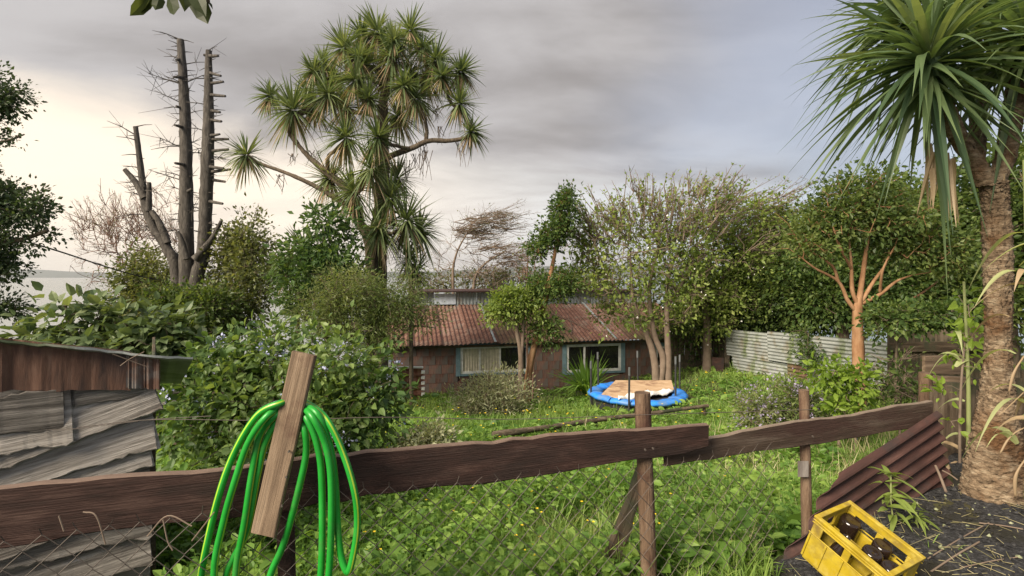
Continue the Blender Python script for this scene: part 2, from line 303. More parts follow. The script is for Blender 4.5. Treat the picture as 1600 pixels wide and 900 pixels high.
M = dict(
 earth=surf('earth', [(.035,.03,.018),(.06,.055,.025),(.05,.07,.02)], ns=1.5, bump=.6, bscale=14, dist=.05),
 gravel=surf('gravel', [(.015,.015,.016),(.04,.04,.042),(.11,.11,.112)], ns=45, rough=.9, bump=1.0, bscale=90, dist=.03, stain=(.03,.028,.02), sscale=2.5),
 water=None,
 hill=surf('hill', [(.03,.045,.03),(.05,.06,.035)], ns=.004, bump=0),
 wood_grey=surf('wood_grey', [(.085,.076,.066),(.24,.22,.195),(.44,.41,.375)], ns=5, stretch=(.5,6,10), rough=.85, bump=.7, bscale=14, bstretch=(.35,9,14), stain=(.12,.07,.045), sscale=2.2, sstretch=(.6,2,2), slo=.55, shi=.7, islands=.25, dist=.02),
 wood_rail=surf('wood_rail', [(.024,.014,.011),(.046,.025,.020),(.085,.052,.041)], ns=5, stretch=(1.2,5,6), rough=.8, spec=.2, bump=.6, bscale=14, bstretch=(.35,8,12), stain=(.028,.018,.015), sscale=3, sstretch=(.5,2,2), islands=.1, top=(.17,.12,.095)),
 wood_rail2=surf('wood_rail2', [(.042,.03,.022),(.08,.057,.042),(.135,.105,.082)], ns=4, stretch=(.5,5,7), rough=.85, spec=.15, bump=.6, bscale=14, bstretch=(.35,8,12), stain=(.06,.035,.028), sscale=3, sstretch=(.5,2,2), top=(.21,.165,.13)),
 wood_board=surf('wood_board', [(.085,.058,.038),(.18,.128,.084),(.28,.21,.145)], ns=4, stretch=(.5,6,9), rough=.8, bump=.4, bscale=14, bstretch=(.35,9,12), stain=(.10,.06,.04), sscale=6, slo=.55, shi=.7),
 wood_post=surf('wood_post', [(.065,.04,.026),(.14,.09,.058),(.22,.155,.105)], ns=5, stretch=(4,4,.7), rough=.85, bump=.8, bscale=16, bstretch=(5,5,.6), stain=(.07,.035,.025), sscale=4),
 wood_dark=surf('wood_dark', [(.045,.032,.022),(.095,.07,.048),(.17,.135,.098)], ns=4, stretch=(.5,5,7), rough=.9, bump=.6, bscale=14, bstretch=(.4,7,9), stain=(.045,.05,.03), sscale=2.5, islands=.3),
 bark_grey=surf('bark_grey', [(.038,.033,.029),(.075,.067,.058),(.13,.115,.10)], ns=5, stretch=(3,3,.8), rough=.9, bump=.8, bscale=12, bstretch=(4,4,.8), dist=.04),
 bark_brown=surf('bark_brown', [(.05,.036,.026),(.11,.085,.06),(.17,.14,.1)], ns=6, stretch=(3,3,.8), rough=.9, bump=.7, bscale=14, bstretch=(4,4,.8)),
 bark_twig=surf('bark_twig', [(.13,.095,.07),(.2,.155,.12)], ns=6, rough=.9, bump=0),
 bark_red=surf('bark_red', [(.15,.09,.07),(.24,.15,.11)], ns=6, rough=.9, bump=0),
 bark_orange=surf('bark_orange', [(.15,.075,.035),(.25,.135,.068),(.34,.21,.12)], ns=4, stretch=(2,2,.8), rough=.75, bump=.3, bscale=12),
 palm_bark=surf('palm_bark', [(.09,.062,.04),(.27,.195,.125),(.46,.37,.26)], ns=14, stretch=(1,1,2.6), rough=.9, bump=.9, bscale=22, bstretch=(1,1,3), dist=.05, stain=(.16,.085,.04), sscale=3),
 zinc=surf('zinc', [(.19,.20,.19),(.27,.29,.28),(.36,.38,.36)], ns=3, stretch=(.6,2,2), rough=.5, spec=.5, metallic=.25, bump=.1, bscale=30, stain=(.16,.13,.075), sscale=1.3, sstretch=(1.4,.8,.8), slo=.54, shi=.68, stain2=(.13,.16,.08), s2scale=2.0, islands=.25),
 rust=surf('rust', [(.11,.042,.028),(.20,.085,.055),(.30,.16,.11)], ns=3.5, stretch=(3,.8,1), rough=.85, bump=.3, bscale=30, stain=(.30,.25,.21), sscale=1.1, slo=.56, shi=.72, islands=.2),
 rust_roof=surf('rust_roof', [(.09,.045,.034),(.18,.092,.068),(.31,.21,.17)], ns=3.5, stretch=(3,.6,1), rough=.85, bump=.2, bscale=30, stain=(.20,.17,.14), sscale=1.4, slo=.56, shi=.72, islands=.15),
 rust_moss=surf('rust_moss', [(.06,.036,.026),(.12,.068,.046),(.18,.12,.08)], ns=3.5, stretch=(3,.6,1), rough=.9, bump=.3, bscale=30, stain=(.10,.10,.045), sscale=1.6, slo=.5, shi=.66, islands=.2),
 rust_dark=surf('rust_dark', [(.03,.015,.012),(.058,.027,.022),(.10,.052,.042)], ns=4, stretch=(.7,3,3), rough=.7, spec=.35, bump=.25, bscale=30, stain=(.035,.025,.023), sscale=2.4),
 rust_streak=surf('rust_streak', [(.05,.032,.026),(.115,.062,.042),(.2,.12,.085)], ns=5, stretch=(5,1,.7), rough=.8, bump=.25, bscale=20, stain=(.045,.035,.033), sscale=1.6, sstretch=(1,1,.7), slo=.46, shi=.64),
 shingle=surf('shingle', [(.095,.046,.035),(.145,.074,.056),(.20,.112,.088)], ns=4, stretch=(4,1,.7), rough=.9, bump=.3, bscale=18, islands=.35, stain=(.12,.105,.095), sscale=1.2),
 teal=plain('teal_paint', (.15,.235,.275), .7, .3), white_paint=plain('white_paint', (.66,.67,.66), .6, .3), curtain=plain('curtain', (.52,.48,.38), .9, .1),
 glass=plain('window_glass', (.012,.013,.014), .08, .5), blue=surf('blue_vinyl', [(.012,.13,.52),(.02,.19,.68),(.04,.26,.78)], ns=4, rough=.5, spec=.35, bump=.4, bscale=6, stain=(.09,.2,.42), sscale=3.5, slo=.45, shi=.65),
 black=plain('black_tube', (.03,.03,.032), .5, .4), steel=plain('steel_tube', (.16,.17,.18), .4, .5, .5),
 ply=surf('plywood', [(.34,.22,.13),(.46,.32,.2),(.55,.42,.29)], ns=3, stretch=(1,5,1), rough=.8, bump=.1, stain=(.26,.16,.1), sscale=2.5), cloth=plain('white_cloth', (.68,.67,.64), .9, .1),
 hose=surf('green_hose', [(.010,.18,.02),(.012,.25,.024),(.025,.30,.04)], ns=6, rough=.38, spec=.45, bump=.05, bscale=60, stain=(.05,.2,.04), sscale=9, slo=.55, shi=.75), hose2=plain('yellow_stripe', (.30,.46,.03), .35, .5),
 crate=surf('crate_plastic', [(.28,.2,.012),(.37,.27,.015),(.43,.33,.03)], ns=6, rough=.5, spec=.35, bump=.08, stain=(.17,.12,.04), sscale=9, slo=.48, shi=.72, stain2=(.42,.33,.06), s2scale=24),
 bottle=plain('brown_glass', (.018,.011,.008), .12, .6), wire=plain('rusty_wire', (.075,.062,.052), .7, .35), cable=plain('cable', (.02,.02,.02), .6, .3),
 dead=leaf_mat('dead_leaf', [(.13,.09,.05),(.23,.17,.105),(.31,.25,.17)], trans=.2),
 grass=leaf_mat('grass', [(.065,.12,.026),(.13,.205,.045),(.24,.31,.09)], trans=.4),
 drygrass=leaf_mat('dry_grass', [(.16,.15,.07),(.30,.27,.16),(.40,.37,.25)], trans=.3),
 weed=leaf_mat('weed', [(.042,.095,.018),(.10,.18,.034),(.21,.30,.07)], trans=.4),
 yellow=plain('yellow_petal', (.75,.55,.03), .6, .3),
 bush=leaf_mat('bush_leaf', [(.026,.055,.018),(.058,.10,.03),(.13,.18,.055)], trans=.3),
 bigleaf=leaf_mat('big_leaf', [(.035,.06,.026),(.065,.095,.04),(.13,.16,.075)], trans=.25),
 petal=plain('lilac_petal', (.36,.39,.55), .7, .2), lilac=plain('dusty_lilac_petal', (.25,.22,.31), .7, .2), white=plain('white_fleck', (.75,.75,.72), .7, .2),
 conifer=leaf_mat('dark_evergreen', [(.022,.04,.02),(.04,.062,.026),(.075,.10,.04)], trans=.2),
 hedge=leaf_mat('hedge_leaf', [(.02,.04,.012),(.05,.085,.022),(.13,.17,.045)], trans=.35),
 hedge2=leaf_mat('hedge_leaf_olive', [(.025,.045,.012),(.056,.086,.022),(.135,.165,.048)], trans=.35),
 apple=leaf_mat('fruit_tree_leaf', [(.07,.11,.025),(.14,.19,.045),(.24,.28,.09)], trans=.45),
 feather=leaf_mat('feathery_leaf', [(.05,.08,.024),(.095,.125,.04),(.17,.19,.08)], trans=.35),
 scrub=leaf_mat('scrub_leaf', [(.045,.065,.022),(.085,.10,.035),(.15,.155,.065)], trans=.35),
 cord=leaf_mat('cabbage_leaf', [(.04,.062,.03),(.085,.115,.05),(.16,.185,.09)], trans=.25, rough=.4),
 palm=leaf_mat('palm_leaf', [(.03,.055,.028),(.065,.10,.045),(.15,.185,.085)], trans=.3, rough=.35, spec=.4, nscale=1.2),
 reed=leaf_mat('reed_leaf', [(.13,.17,.06),(.25,.28,.13),(.42,.41,.26)], trans=.35),
 bright=leaf_mat('bright_leaf', [(.07,.12,.018),(.14,.21,.03),(.23,.30,.06)], trans=.45),
 greyleaf=leaf_mat('grey_leaf', [(.13,.145,.085),(.22,.235,.145),(.33,.33,.23)], trans=.3),
 sprig=leaf_mat('sprig_leaf', [(.015,.022,.01),(.028,.038,.015),(.05,.06,.025)], trans=.4),
 plaster=surf('wall_board', [(.05,.035,.03),(.08,.055,.045)], ns=3, bump=.2),
 tin_old=surf('old_tin', [(.10,.085,.075),(.17,.15,.135),(.26,.24,.22)], ns=5, stretch=(4,1,.7), rough=.7, bump=.2, stain=(.12,.065,.045), sscale=4),
 sheet_blue=surf('pale_sheet', [(.26,.30,.31),(.37,.41,.42)], ns=3, stretch=(2,2,.5), rough=.6, bump=.1, stain=(.2,.17,.13), sscale=1.5),
 lightglass=plain('sky_glass', (.62,.70,.80), .35, .5),
)
def water_mat():
    m, nt, N, L, b, out = _nodes('water'); b.inputs['Base Color'].default_value = (.10,.13,.14,1); b.inputs['Roughness'].default_value = .22
    tc = N.new('ShaderNodeTexCoord'); mp = N.new('ShaderNodeMapping'); mp.inputs['Scale'].default_value = (.05,.02,1); L.new(tc.outputs['Object'], mp.inputs[0])
    n = N.new('ShaderNodeTexNoise'); n.inputs['Scale'].default_value = 3; n.inputs['Detail'].default_value = 6; L.new(mp.outputs[0], n.inputs['Vector'])
    bp = N.new('ShaderNodeBump'); bp.inputs['Strength'].default_value = .25; bp.inputs['Distance'].default_value = 1; L.new(n.outputs[0], bp.inputs['Height']); L.new(bp.outputs[0], b.inputs['Normal'])
    return m
M['water'] = water_mat()

# ------------------------------------------------------------------ the setting
def build_ground():
    u = np.linspace(-1, 1, 240); xs = np.sinh(u*4.2)/np.sinh(4.2)*260
    v = np.linspace(0, 1, 260); ys = -6+(np.exp(v*4.2)-1)/(np.exp(4.2)-1)*330
    X, Y = np.meshgrid(xs, ys); Z = gz(X, Y)+np.random.default_rng(1).normal(size=X.shape)*0.008
    n, m = X.shape; i = np.arange(n-1)[:, None]*m; j = np.arange(m-1)[None]
    q = np.stack([i+j, i+j+1, i+m+j+1, i+m+j], -1).reshape(-1)
    b = MB(); b.add(np.stack([X, Y, Z], -1).reshape(-1, 3), q, [4]*((n-1)*(m-1)))
    tag(b.build('ground', M['earth'], None, True), kind='structure')
    b = MB(); s = 40000; b.add([(-s, 100, -21), (s, 100, -21), (s, s, -21), (-s, s, -21)], [0, 1, 2, 3], [4]); tag(b.build('water', M['water']), kind='structure')
    # far shore across the water
    rng = np.random.default_rng(3); xs = np.linspace(-14000, 9000, 160); D = 7000
    top = 95+45*np.sin(xs/1900+.4)+22*np.sin(xs/700)+rng.normal(size=160)*4
    v = []; 
    for x, t in zip(xs, top): v += [(x, D-900, -24), (x, D-500, -21+(t+21)*.4), (x, D, t), (x, D+1500, -24)]
    q = []
    for k in range(159):
        for r in range(3): q += [4*k+r, 4*k+4+r, 4*k+5+r, 4*k+1+r]
    b = MB(); b.add(v, q, [4]*(159*3)); tag(b.build('hills', M['hill'], None, True), kind='structure')
    # gravel path on the camera's side of the fence
    xs = np.linspace(-4, 6, 120); ts = np.linspace(0, 1, 60); v = []
    X = np.repeat(xs[:, None], 60, 1); y1 = np.where(xs > 2.9, fence_y(2.9)+.5*sstep(2.9, 3.4, xs), fence_y(xs))-.02
    Y = -3+(y1[:, None]+3)*ts[None]; Z = gz(X, Y)+.006+.012*rng.random(X.shape)
    n, m = X.shape; i = np.arange(n-1)[:, None]*m; j = np.arange(m-1)[None]
    q = np.stack([i+j, i+m+j, i+m+j+1, i+j+1], -1).reshape(-1)
    b = MB(); b.add(np.stack([X, Y, Z], -1).reshape(-1, 3), q, [4]*((n-1)*(m-1))); tag(b.build('path', M['gravel']), kind='structure')
    # loose stones, chips and straw on the path
    rng = np.random.default_rng(8); n = 9000; x = rng.uniform(1.0, 5.2, n); y = rng.uniform(1.6, 4.0, n)
    yl = np.where(x > 2.9, fence_y(2.9)+.5*sstep(2.9, 3.4, x), fence_y(x))-.06; k = y < yl; x = x[k]; y = y[k]; n = len(x)
    s = rng.gamma(2.0, .0035, n)+.003; c = np.stack([x, y, gz(x, y)+.012+s*.3], 1)
    o = np.array([(1,0,0),(0,1,0),(-1,0,0),(0,-1,0),(0,0,.7),(0,0,-.7)])
    v = c[:, None]+o[None]*s[:, None, None]*rng.uniform(.6, 1.4, (n, 6, 1))
    tp = np.array([0,1,4,1,2,4,2,3,4,3,0,4,1,0,5,2,1,5,3,2,5,0,3,5]); l = (np.arange(n)[:, None]*6+tp).ravel()
    pale = np.repeat((rng.random(n) < .07).astype(int), 8)
    b = MB(); b.add(v.reshape(-1, 3), l, [3]*(n*8), pale); tag(b.build('gravel', [M['gravel'], M['greyleaf']]), 'dark loose gravel and chips on the path at the right', 'gravel', kind='stuff')
build_ground()

# ------------------------------------------------------------------ carpentry helpers
def frame(A, B, up):
    A = Vector(A); ex = (Vector(B)-A); L = ex.length; ex.normalize(); up = Vector(up); ez = (up-ex*up.dot(ex)).normalized(); ey = ez.cross(ex)
    Mx = Matrix((ex, ey, ez)).transposed().to_4x4(); Mx.translation = A; return Mx, L
def plank(name, A, B, w, th, mat, parent=None, up=(0, 0, 1), n=10, wob=.006, seed=0, w2=None, split=0.0, bow=0.0):
    rng = np.random.default_rng(seed); Mx, L = frame(A, B, up); w2 = w if w2 is None else w2; c = min(th, .012)*.35
    def walk(amp): 
        a = np.cumsum(rng.normal(size=n+1))*amp*.6+rng.normal(size=n+1)*amp*.5; return a-a.mean()
    x = np.linspace(0, L, n+1); wt = np.linspace(w, w2, n+1)/2; zt = wt+walk(wob); zb = -wt+walk(wob); yo = walk(min(wob*.5, .001))+bow*np.sin(np.linspace(0, np.pi, n+1))
    h = th/2; prof = []
    for i in range(n+1):
        a, b_ = zt[i], zb[i]; y = yo[i]
        prof.append([(x[i], y-h, b_+c), (x[i], y-h, a-c), (x[i], y-h+c, a), (x[i], y+h-c, a), (x[i], y+h, a-c), (x[i], y+h, b_+c), (x[i], y+h-c, b_), (x[i], y-h+c, b_)])
    v = np.array(prof); v[0, :, 0] += rng.uniform(0, split, 8) if split else 0; v[-1, :, 0] -= rng.uniform(0, split, 8) if split else 0
    i = np.arange(n)[:, None]*8; j = np.arange(8)[None]; k = (j+1) % 8
    b = MB(); b.add(v.reshape(-1, 3), np.stack([i+j, i+k, i+8+k, i+8+j], -1).reshape(-1), [4]*(8*n))
    b.add(v[0], range(8), [8]); b.add(v[-1], range(7, -1, -1), [8])
    return b.build(name, mat, parent, False, Mx)
def log(name, pts, rad, mat, parent=None, sides=10, seed=0, noise=.05, k=5):
    rng = np.random.default_rng(seed); c = catmull(pts, k) if len(pts) > 2 else np.linspace(np.array(pts[0]), np.array(pts[1]), 10)
    rad = np.interp(np.linspace(0, 1, len(c)), np.linspace(0, 1, len(np.atleast_1d(rad))), np.atleast_1d(rad))
    b = MB(); b.tube(c, rad, sides, 0, True, noise, rng); return b.build(name, mat, parent, True)
def corrugated(name, O, eu, ev, L, Wd, pitch, amp, mat, parent=None, th=.004, nu=6, left=None, seed=0, bend=.0):
    "ridges run along eu; the sheet spans L along eu and Wd along ev from corner O"
    rng = np.random.default_rng(seed); O = Vector(O); eu = Vector(eu).normalized(); ev = Vector(ev).normalized(); nn = eu.cross(ev)
    Mx = Matrix((eu, ev, nn)).transposed().to_4x4(); Mx.translation = O
    nv = max(12, int(Wd/pitch*8)); t = np.linspace(0, Wd, nv+1); s = np.linspace(0, 1, nu+1)
    T, S = np.meshgrid(t, s, indexing='ij'); u0 = left(T) if left else np.zeros_like(T)
    U = u0+(L-u0)*S; Z = amp*np.sin(2*np.pi*T/pitch)+bend*np.sin(S*3+rng.uniform(0, 6))*np.sin(T/Wd*2+rng.uniform(0, 6))
    V1 = np.stack([U, T, Z], -1).reshape(-1, 3); V2 = V1+np.array([0, 0, th]); m = nu+1
    i = np.arange(nv)[:, None]*m; j = np.arange(nu)[None]; q = np.stack([i+j, i+j+1, i+m+j+1, i+m+j], -1).reshape(-1)
    b = MB(); b.add(np.vstack([V1, V2]), np.concatenate([q.reshape(-1, 4)[:, ::-1].ravel(), q+len(V1)]), [4]*(2*nv*nu)); N0 = len(V1)
    rim = [(k*m, (k+1)*m) for k in range(nv)]+[((k+1)*m+nu, k*m+nu) for k in range(nv)]+[(k+1, k) for k in range(nu)]+[(nv*m+k, nv*m+k+1) for k in range(nu)]
    f = []
    for a, c in rim: f += [a, c, c+N0, a+N0]
    b.l.append(np.array(f)); b.t.append(np.full(len(rim), 4)); b.m.append(np.zeros(len(rim), int))
    return b.build(name, mat, parent, False, Mx)
def boxp(name, lo, hi, mat, parent=None, Mx=None, bev=0.0):
    b = MB(); b.box(lo, hi); return b.build(name, mat, parent, False, Mx)

# ------------------------------------------------------------------ foreground plank fence
def rail_pt(px, z):        # a point on the fence line seen at column px
    k = (px-800)/800
    y = 2.2109/(1-.316*k)
    if k*y > .6: y = (2.4-.455*.6)/(1-.455*k)
    return Vector((k*y, y, z))
def build_fence():
    f = thing('plank_fence', 'low fence of dark rough planks on posts with diamond wire mesh across the foreground', 'fence', (0, 2.2, 0))
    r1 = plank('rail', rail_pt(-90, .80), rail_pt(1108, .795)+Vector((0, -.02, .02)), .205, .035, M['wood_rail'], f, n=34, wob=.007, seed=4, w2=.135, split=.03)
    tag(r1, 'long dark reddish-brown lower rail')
    off = Vector((.0, .045, -.005))
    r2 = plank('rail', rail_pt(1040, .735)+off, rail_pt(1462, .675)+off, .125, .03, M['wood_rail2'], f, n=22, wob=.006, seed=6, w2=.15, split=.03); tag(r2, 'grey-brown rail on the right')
    back = Vector((-.02, .075, 0))
    def post(px, top, r, mat, dx=0, seed=0, zb=-.7):
        a = rail_pt(px, zb)+back; a.x += dx; b_ = rail_pt(px, top)+back
        m_ = (a+b_)/2+Vector((.008, 0, 0)); return log('post', [a, m_, b_], [r*1.05, r, r*.97], mat, f, 12, seed, .035)
    post(1016, 1.03, .04, M['wood_post'], .05, 1)
    p3 = post(1273, .935, .029, M['wood_post'], .02, 2)
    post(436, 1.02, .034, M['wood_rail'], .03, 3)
    a = P(1003, 735, 2.52); b_ = P(953, 880, 2.62); d = (b_-a).normalized()
    o = plank('brace', a, a+d*1.0, .075, .05, M['wood_dark'], f, up=(1, 0, 0), n=12, wob=.008, seed=9); tag(o, 'dark square post leaning behind the round post')
    boxp('metal_strap', (-.04, -.046, -.03), (.02, -.042, .06), M['tin_old'], p3, Matrix.Translation(rail_pt(1268, .48)+back))
    # leaning board that holds the hose
    plank('hose_board', P(412, 834, 1.83), P(476, 552, 1.86), .088, .022, M['wood_board'], f, up=(1, 0, .2), n=8, wob=.0015, seed=5)
    for px_, py_ in ((448, 745), (441, 790), (452, 705)):
        q = P(px_, py_, 1.826); b = MB(); b.tube([q, q+Vector((0, -.006, 0))], [.0045, .004], 8); b.build('nail', M['wire'], f, True)
    for px_ in (1006, 1018, 1266):
        q = rail_pt(px_, .79 if px_ < 1200 else .70)+Vector((0, -.02, 0)); b = MB(); b.tube([q, q+Vector((0, -.01, 0))], [.005, .0045], 8); b.build('nail', M['wire'], f, True)
    # diamond mesh, stapled to the front of the rails
    rng = np.random.default_rng(11); b = MB(); c = .088; h = c/2
    s0, s1 = -1.9, 1.42
    def at(s, z):
        x = s; y = float(fence_y(x)); w = .006*math.sin(s*3.1+z*5)+.004*math.sin(s*11+z*7); return (x+w, y-.03+w, z+.006*math.sin(s*7))
    top = lambda s: .745-.02*math.sin(s*2.2)-.055*max(0, s-.5)
    A = []; B = []
    nz = 13; ns = int((s1-s0)/h)
    for i in range(ns):
        for j in range(nz):
            s = s0+i*h; z = top(s)-j*h*1.05
            up = (i+j) % 2 == 0
            q = at(s, z-(h if not up else 0)); r = at(s+h, top(s+h)-j*h*1.05-(0 if not up else h))
            A.append(q); B.append(r)
    A = np.array(A)+rng.normal(size=(len(A), 3))*.001; rr = np.full(len(A), .0017); b.frusta(A, np.array(B), rr, rr, 4)
    A = []; B = []
    for i in range(0, ns, 2):
        q = Vector(at(s0+i*h, top(s0+i*h))); A.append(q); B.append(q+Vector((rng.normal()*.012, -.01, .018+rng.random()*.015)))
    rr = np.full(len(A), .0017); b.frusta(A, B, rr, rr, 4)
    tag(b.build('wire_mesh', M['wire'], f), 'rusty diamond wire mesh')
    b = MB(); pts = [P(x, y, 2.0+.55*(x-200)/1100) for x, y in ((120, 668), (240, 656), (430, 657), (600, 652), (800, 655), (1010, 648), (1270, 640))]
    b.tube(catmull(pts, 8), .0018, 4); b.build('strand_wire', M['wire'], f)
    # dry stems caught on the rail
    b = MB()
    for k, pl in enumerate((((130, 800), (150, 806), (165, 850)), ((255, 812), (262, 845), (270, 860)), ((230, 838), (262, 806), (300, 822)), ((92, 806), (100, 830)), ((335, 800), (300, 845)))):
        pp = [P(x, y, 1.66) for x, y in pl]; b.tube(catmull(pp, 6) if len(pp) > 2 else pp, .0022, 5)
    tag(b.build('dry_stem', M['bark_twig'], f), kind='stuff')
build_fence()

def build_hose():
    D = 1.84
    jr = random.Random(3)
    S = lambda pl, d=0.0: [P(x+jr.uniform(-2, 2), y, D+d+jr.uniform(-.006, .006)) for x, y in pl]
    path = []
    path += S([(311, 960), (315, 895), (339, 783), (368, 708), (403, 649), (436, 630)], .0)+S([(458, 627), (480, 631)], .07)+S([(510, 656), (536, 708), (554, 772), (557, 825), (550, 880), (541, 893), (533, 872), (528, 836), (523, 740), (513, 687), (493, 645)], .0)
    path += S([(468, 632), (448, 634)], .075)+S([(419, 648), (389, 690), (368, 751), (349, 815), (334, 895), (345, 985), (420, 1030), (495, 985), (512, 900), (517, 767), (508, 697), (488, 650)], -.012)
    path += S([(466, 636), (450, 638)], .07)+S([(432, 648), (408, 678), (393, 735), (382, 815), (368, 895), (372, 975), (430, 1020), (485, 980), (501, 895), (504, 751), (494, 690), (480, 652)], .012)
    path += S([(465, 640), (452, 643)], .072)+S([(437, 655), (415, 690), (402, 745), (384, 830), (355, 895), (350, 960), (375, 1000), (405, 960), (424, 895), (446, 847), (467, 761), (478, 705), (474, 668)], .02)+S([(462, 650), (450, 660)], .07)
    b = MB(); c = catmull(path, 9); b.tube(c, 0.0122, 14, 0, True, stripe=[2, 9])
    tag(b.build('garden_hose', [M['hose'], M['hose2']], None, True), 'bright green garden hose looped over the leaning board on the fence', 'hose')
build_hose()

def build_leaning_sheet():
    e = Vector((.91, .414, 0)); a = R(14); ex = e*math.cos(a)+Vector((0, 0, math.sin(a))); ey = -e*math.sin(a)+Vector((0, 0, math.cos(a)))
    TR = P(1466, 642, 3.40)
    O = TR-ey*1.25
    left = lambda T: -1.08-np.clip((1.25-T)/.31, 0, 1.5)*.60-.035*np.sign(np.sin(T*33))*(T > .95)
    o = corrugated('leaning_sheet', O+Vector((.0, -.005, 0)), ex, ey, 0.0, 1.25, .08, .017, M['rust_dark'], None, nu=10, left=left, bend=.008)
    tag(o, 'dark rusty corrugated sheet leaning behind the yellow crate', 'metal sheet')
build_leaning_sheet()

def build_crate():
    s = .93
    A = P(1329, 783, 2.813*s); B = P(1444, 870, 2.506*s); C = P(1280, 809, 2.678*s)
    ex = (B-A).normalized(); ac = C-A; ey = (ac-ex*ac.dot(ex)).normalized(); n = ex.cross(ey)
    if n.z < 0: n = -n
    LX, LY, H = .345, .268, .27
    Mx = Matrix((ex, ey, n)).transposed().to_4x4(); Mx.translation = A-n*H
    t = thing('beer_crate', 'yellow plastic bottle crate tilted against the rusty sheet', 'crate', A-n*H)
    t.matrix_basis = Mx; W[t.name] = Mx.copy(); th = .012
    def part(nm, boxes, mat='crate'):
        b = MB()
        for lo, hi in boxes: b.box(lo, hi)
        o = b.build(nm, M[mat], t, False, Mx)
        bv = o.modifiers.new('bevel', 'BEVEL'); bv.width = .003; bv.segments = 2; return o
    part('base', [((.005, .005, 0), (LX-.005, LY-.005, .012))])
    # long sides: panel below, hand slot with bars above
    for y0 in (0, LY-th):
        y1 = y0+th
        part('side_panel', [((.0, y0, .012), (LX, y1, .16)), ((0, y0, .1602), (.05, y1, .225)), ((LX-.05, y0, .1602), (LX, y1, .225)), ((LX/2-.016, y0, .1602), (LX/2+.016, y1, .225)), ((0, y0, .2252), (LX, y1, H-.014))])
    for x0 in (0, LX-th):
        x1 = x0+th
        part('end_panel', [((x0+.001*(1 if x0 else -1), th+.0005, .012), (x1+.001*(1 if x0 else -1), LY-th-.0005, .165)), ((x0+.001*(1 if x0 else -1), th+.0005, .1652), (x1+.001*(1 if x0 else -1), .1, .225)), ((x0+.001*(1 if x0 else -1), LY-.1, .1652), (x1+.001*(1 if x0 else -1), LY-th-.0005, .225)), ((x0+.001*(1 if x0 else -1), th+.0005, .2252), (x1+.001*(1 if x0 else -1), LY-th-.0005, H-.014))])
    # ribs on the outside, rim
    ribs = []
    for z in (.165, .228, .243):
        ribs += [((-.006, -.006, z), (LX+.006, -.0005, z+.007)), ((-.006, LY+.0005, z), (LX+.006, LY+.006, z+.007))]
    for x in np.linspace(.0, LX-.01, 5): ribs += [((x, -.0075, .02), (x+.01, -.0007, .163)), ((x, LY+.0007, .02), (x+.01, LY+.0075, .163))]
    part('rib', ribs)
    e = .007
    part('rim', [((-e, -e, H-.013), (LX+e, th+.004, H)), ((-e, LY-th-.004, H-.013), (LX+e, LY+e, H)), ((-e, th+.0042, H-.013), (th+.004, LY-th-.0042, H)), ((LX-th-.004, th+.0042, H-.013), (LX+e, LY-th-.0042, H))])
    # compartments 4 x 3
    div = []
    for k in (1, 2, 3): div.append(((LX*k/4-.002, th, .013), (LX*k/4+.002, LY-th, .15)))
    for k in (1, 2): div.append(((th, LY*k/3-.0022, .0135), (LX-th, LY*k/3+.0022, .1495)))
    part('divider', div)
    # bottles
    prof = [(0, .015), (.037, .015), (.039, .03), (.039, .15), (.034, .175), (.020, .20), (.0145, .22), (.0145, .235), (.0165, .236), (.0165, .25), (.012, .25), (.011, .22)]
    def bottle(i, j, dx, label, up=True, wide=1.0):
        b = MB(); sd = 18; a = np.arange(sd)*2*np.pi/sd
        pr = prof if up else [(0, .02), (.0165, .02), (.0165, .05), (.03, .08), (.039, .11), (.0395, .20), (.037, .214), (.028, .216), (0, .209)]
        v = np.array([[(r*1.1*wide*np.cos(q), r*1.1*wide*np.sin(q), z) for q in a] for r, z in pr]); n_ = len(pr)
        ii = np.arange(n_-1)[:, None]*sd; jj = np.arange(sd)[None]; kk = (jj+1) % sd
        b.add(v.reshape(-1, 3), np.stack([ii+jj, ii+kk, ii+sd+kk, ii+sd+jj], -1).reshape(-1), [4]*((n_-1)*sd))
        o = b.build('bottle', M['bottle'], None, True, Mx@Matrix.Translation(((i+.5)*LX/4+dx, (j+.5)*LY/3, 0)))
        tag(o, label, 'bottle', 'dark bottles in the yellow crate')
    pr2 = 'dark brown bottle in the yellow crate, '
    bottle(0, 0, .012, pr2+'alone in the top left corner, bottom up', False, 1.12)
    bottle(2, 0, -.005, pr2+'against the back wall', False)
    bottle(2, 1, .0, pr2+'in the middle row', False)
    bottle(3, 1, .0, pr2+'nearest the lower right corner', False)
    bottle(1, 2, .0, pr2+'behind the hand slot of the front side', True)
build_crate()

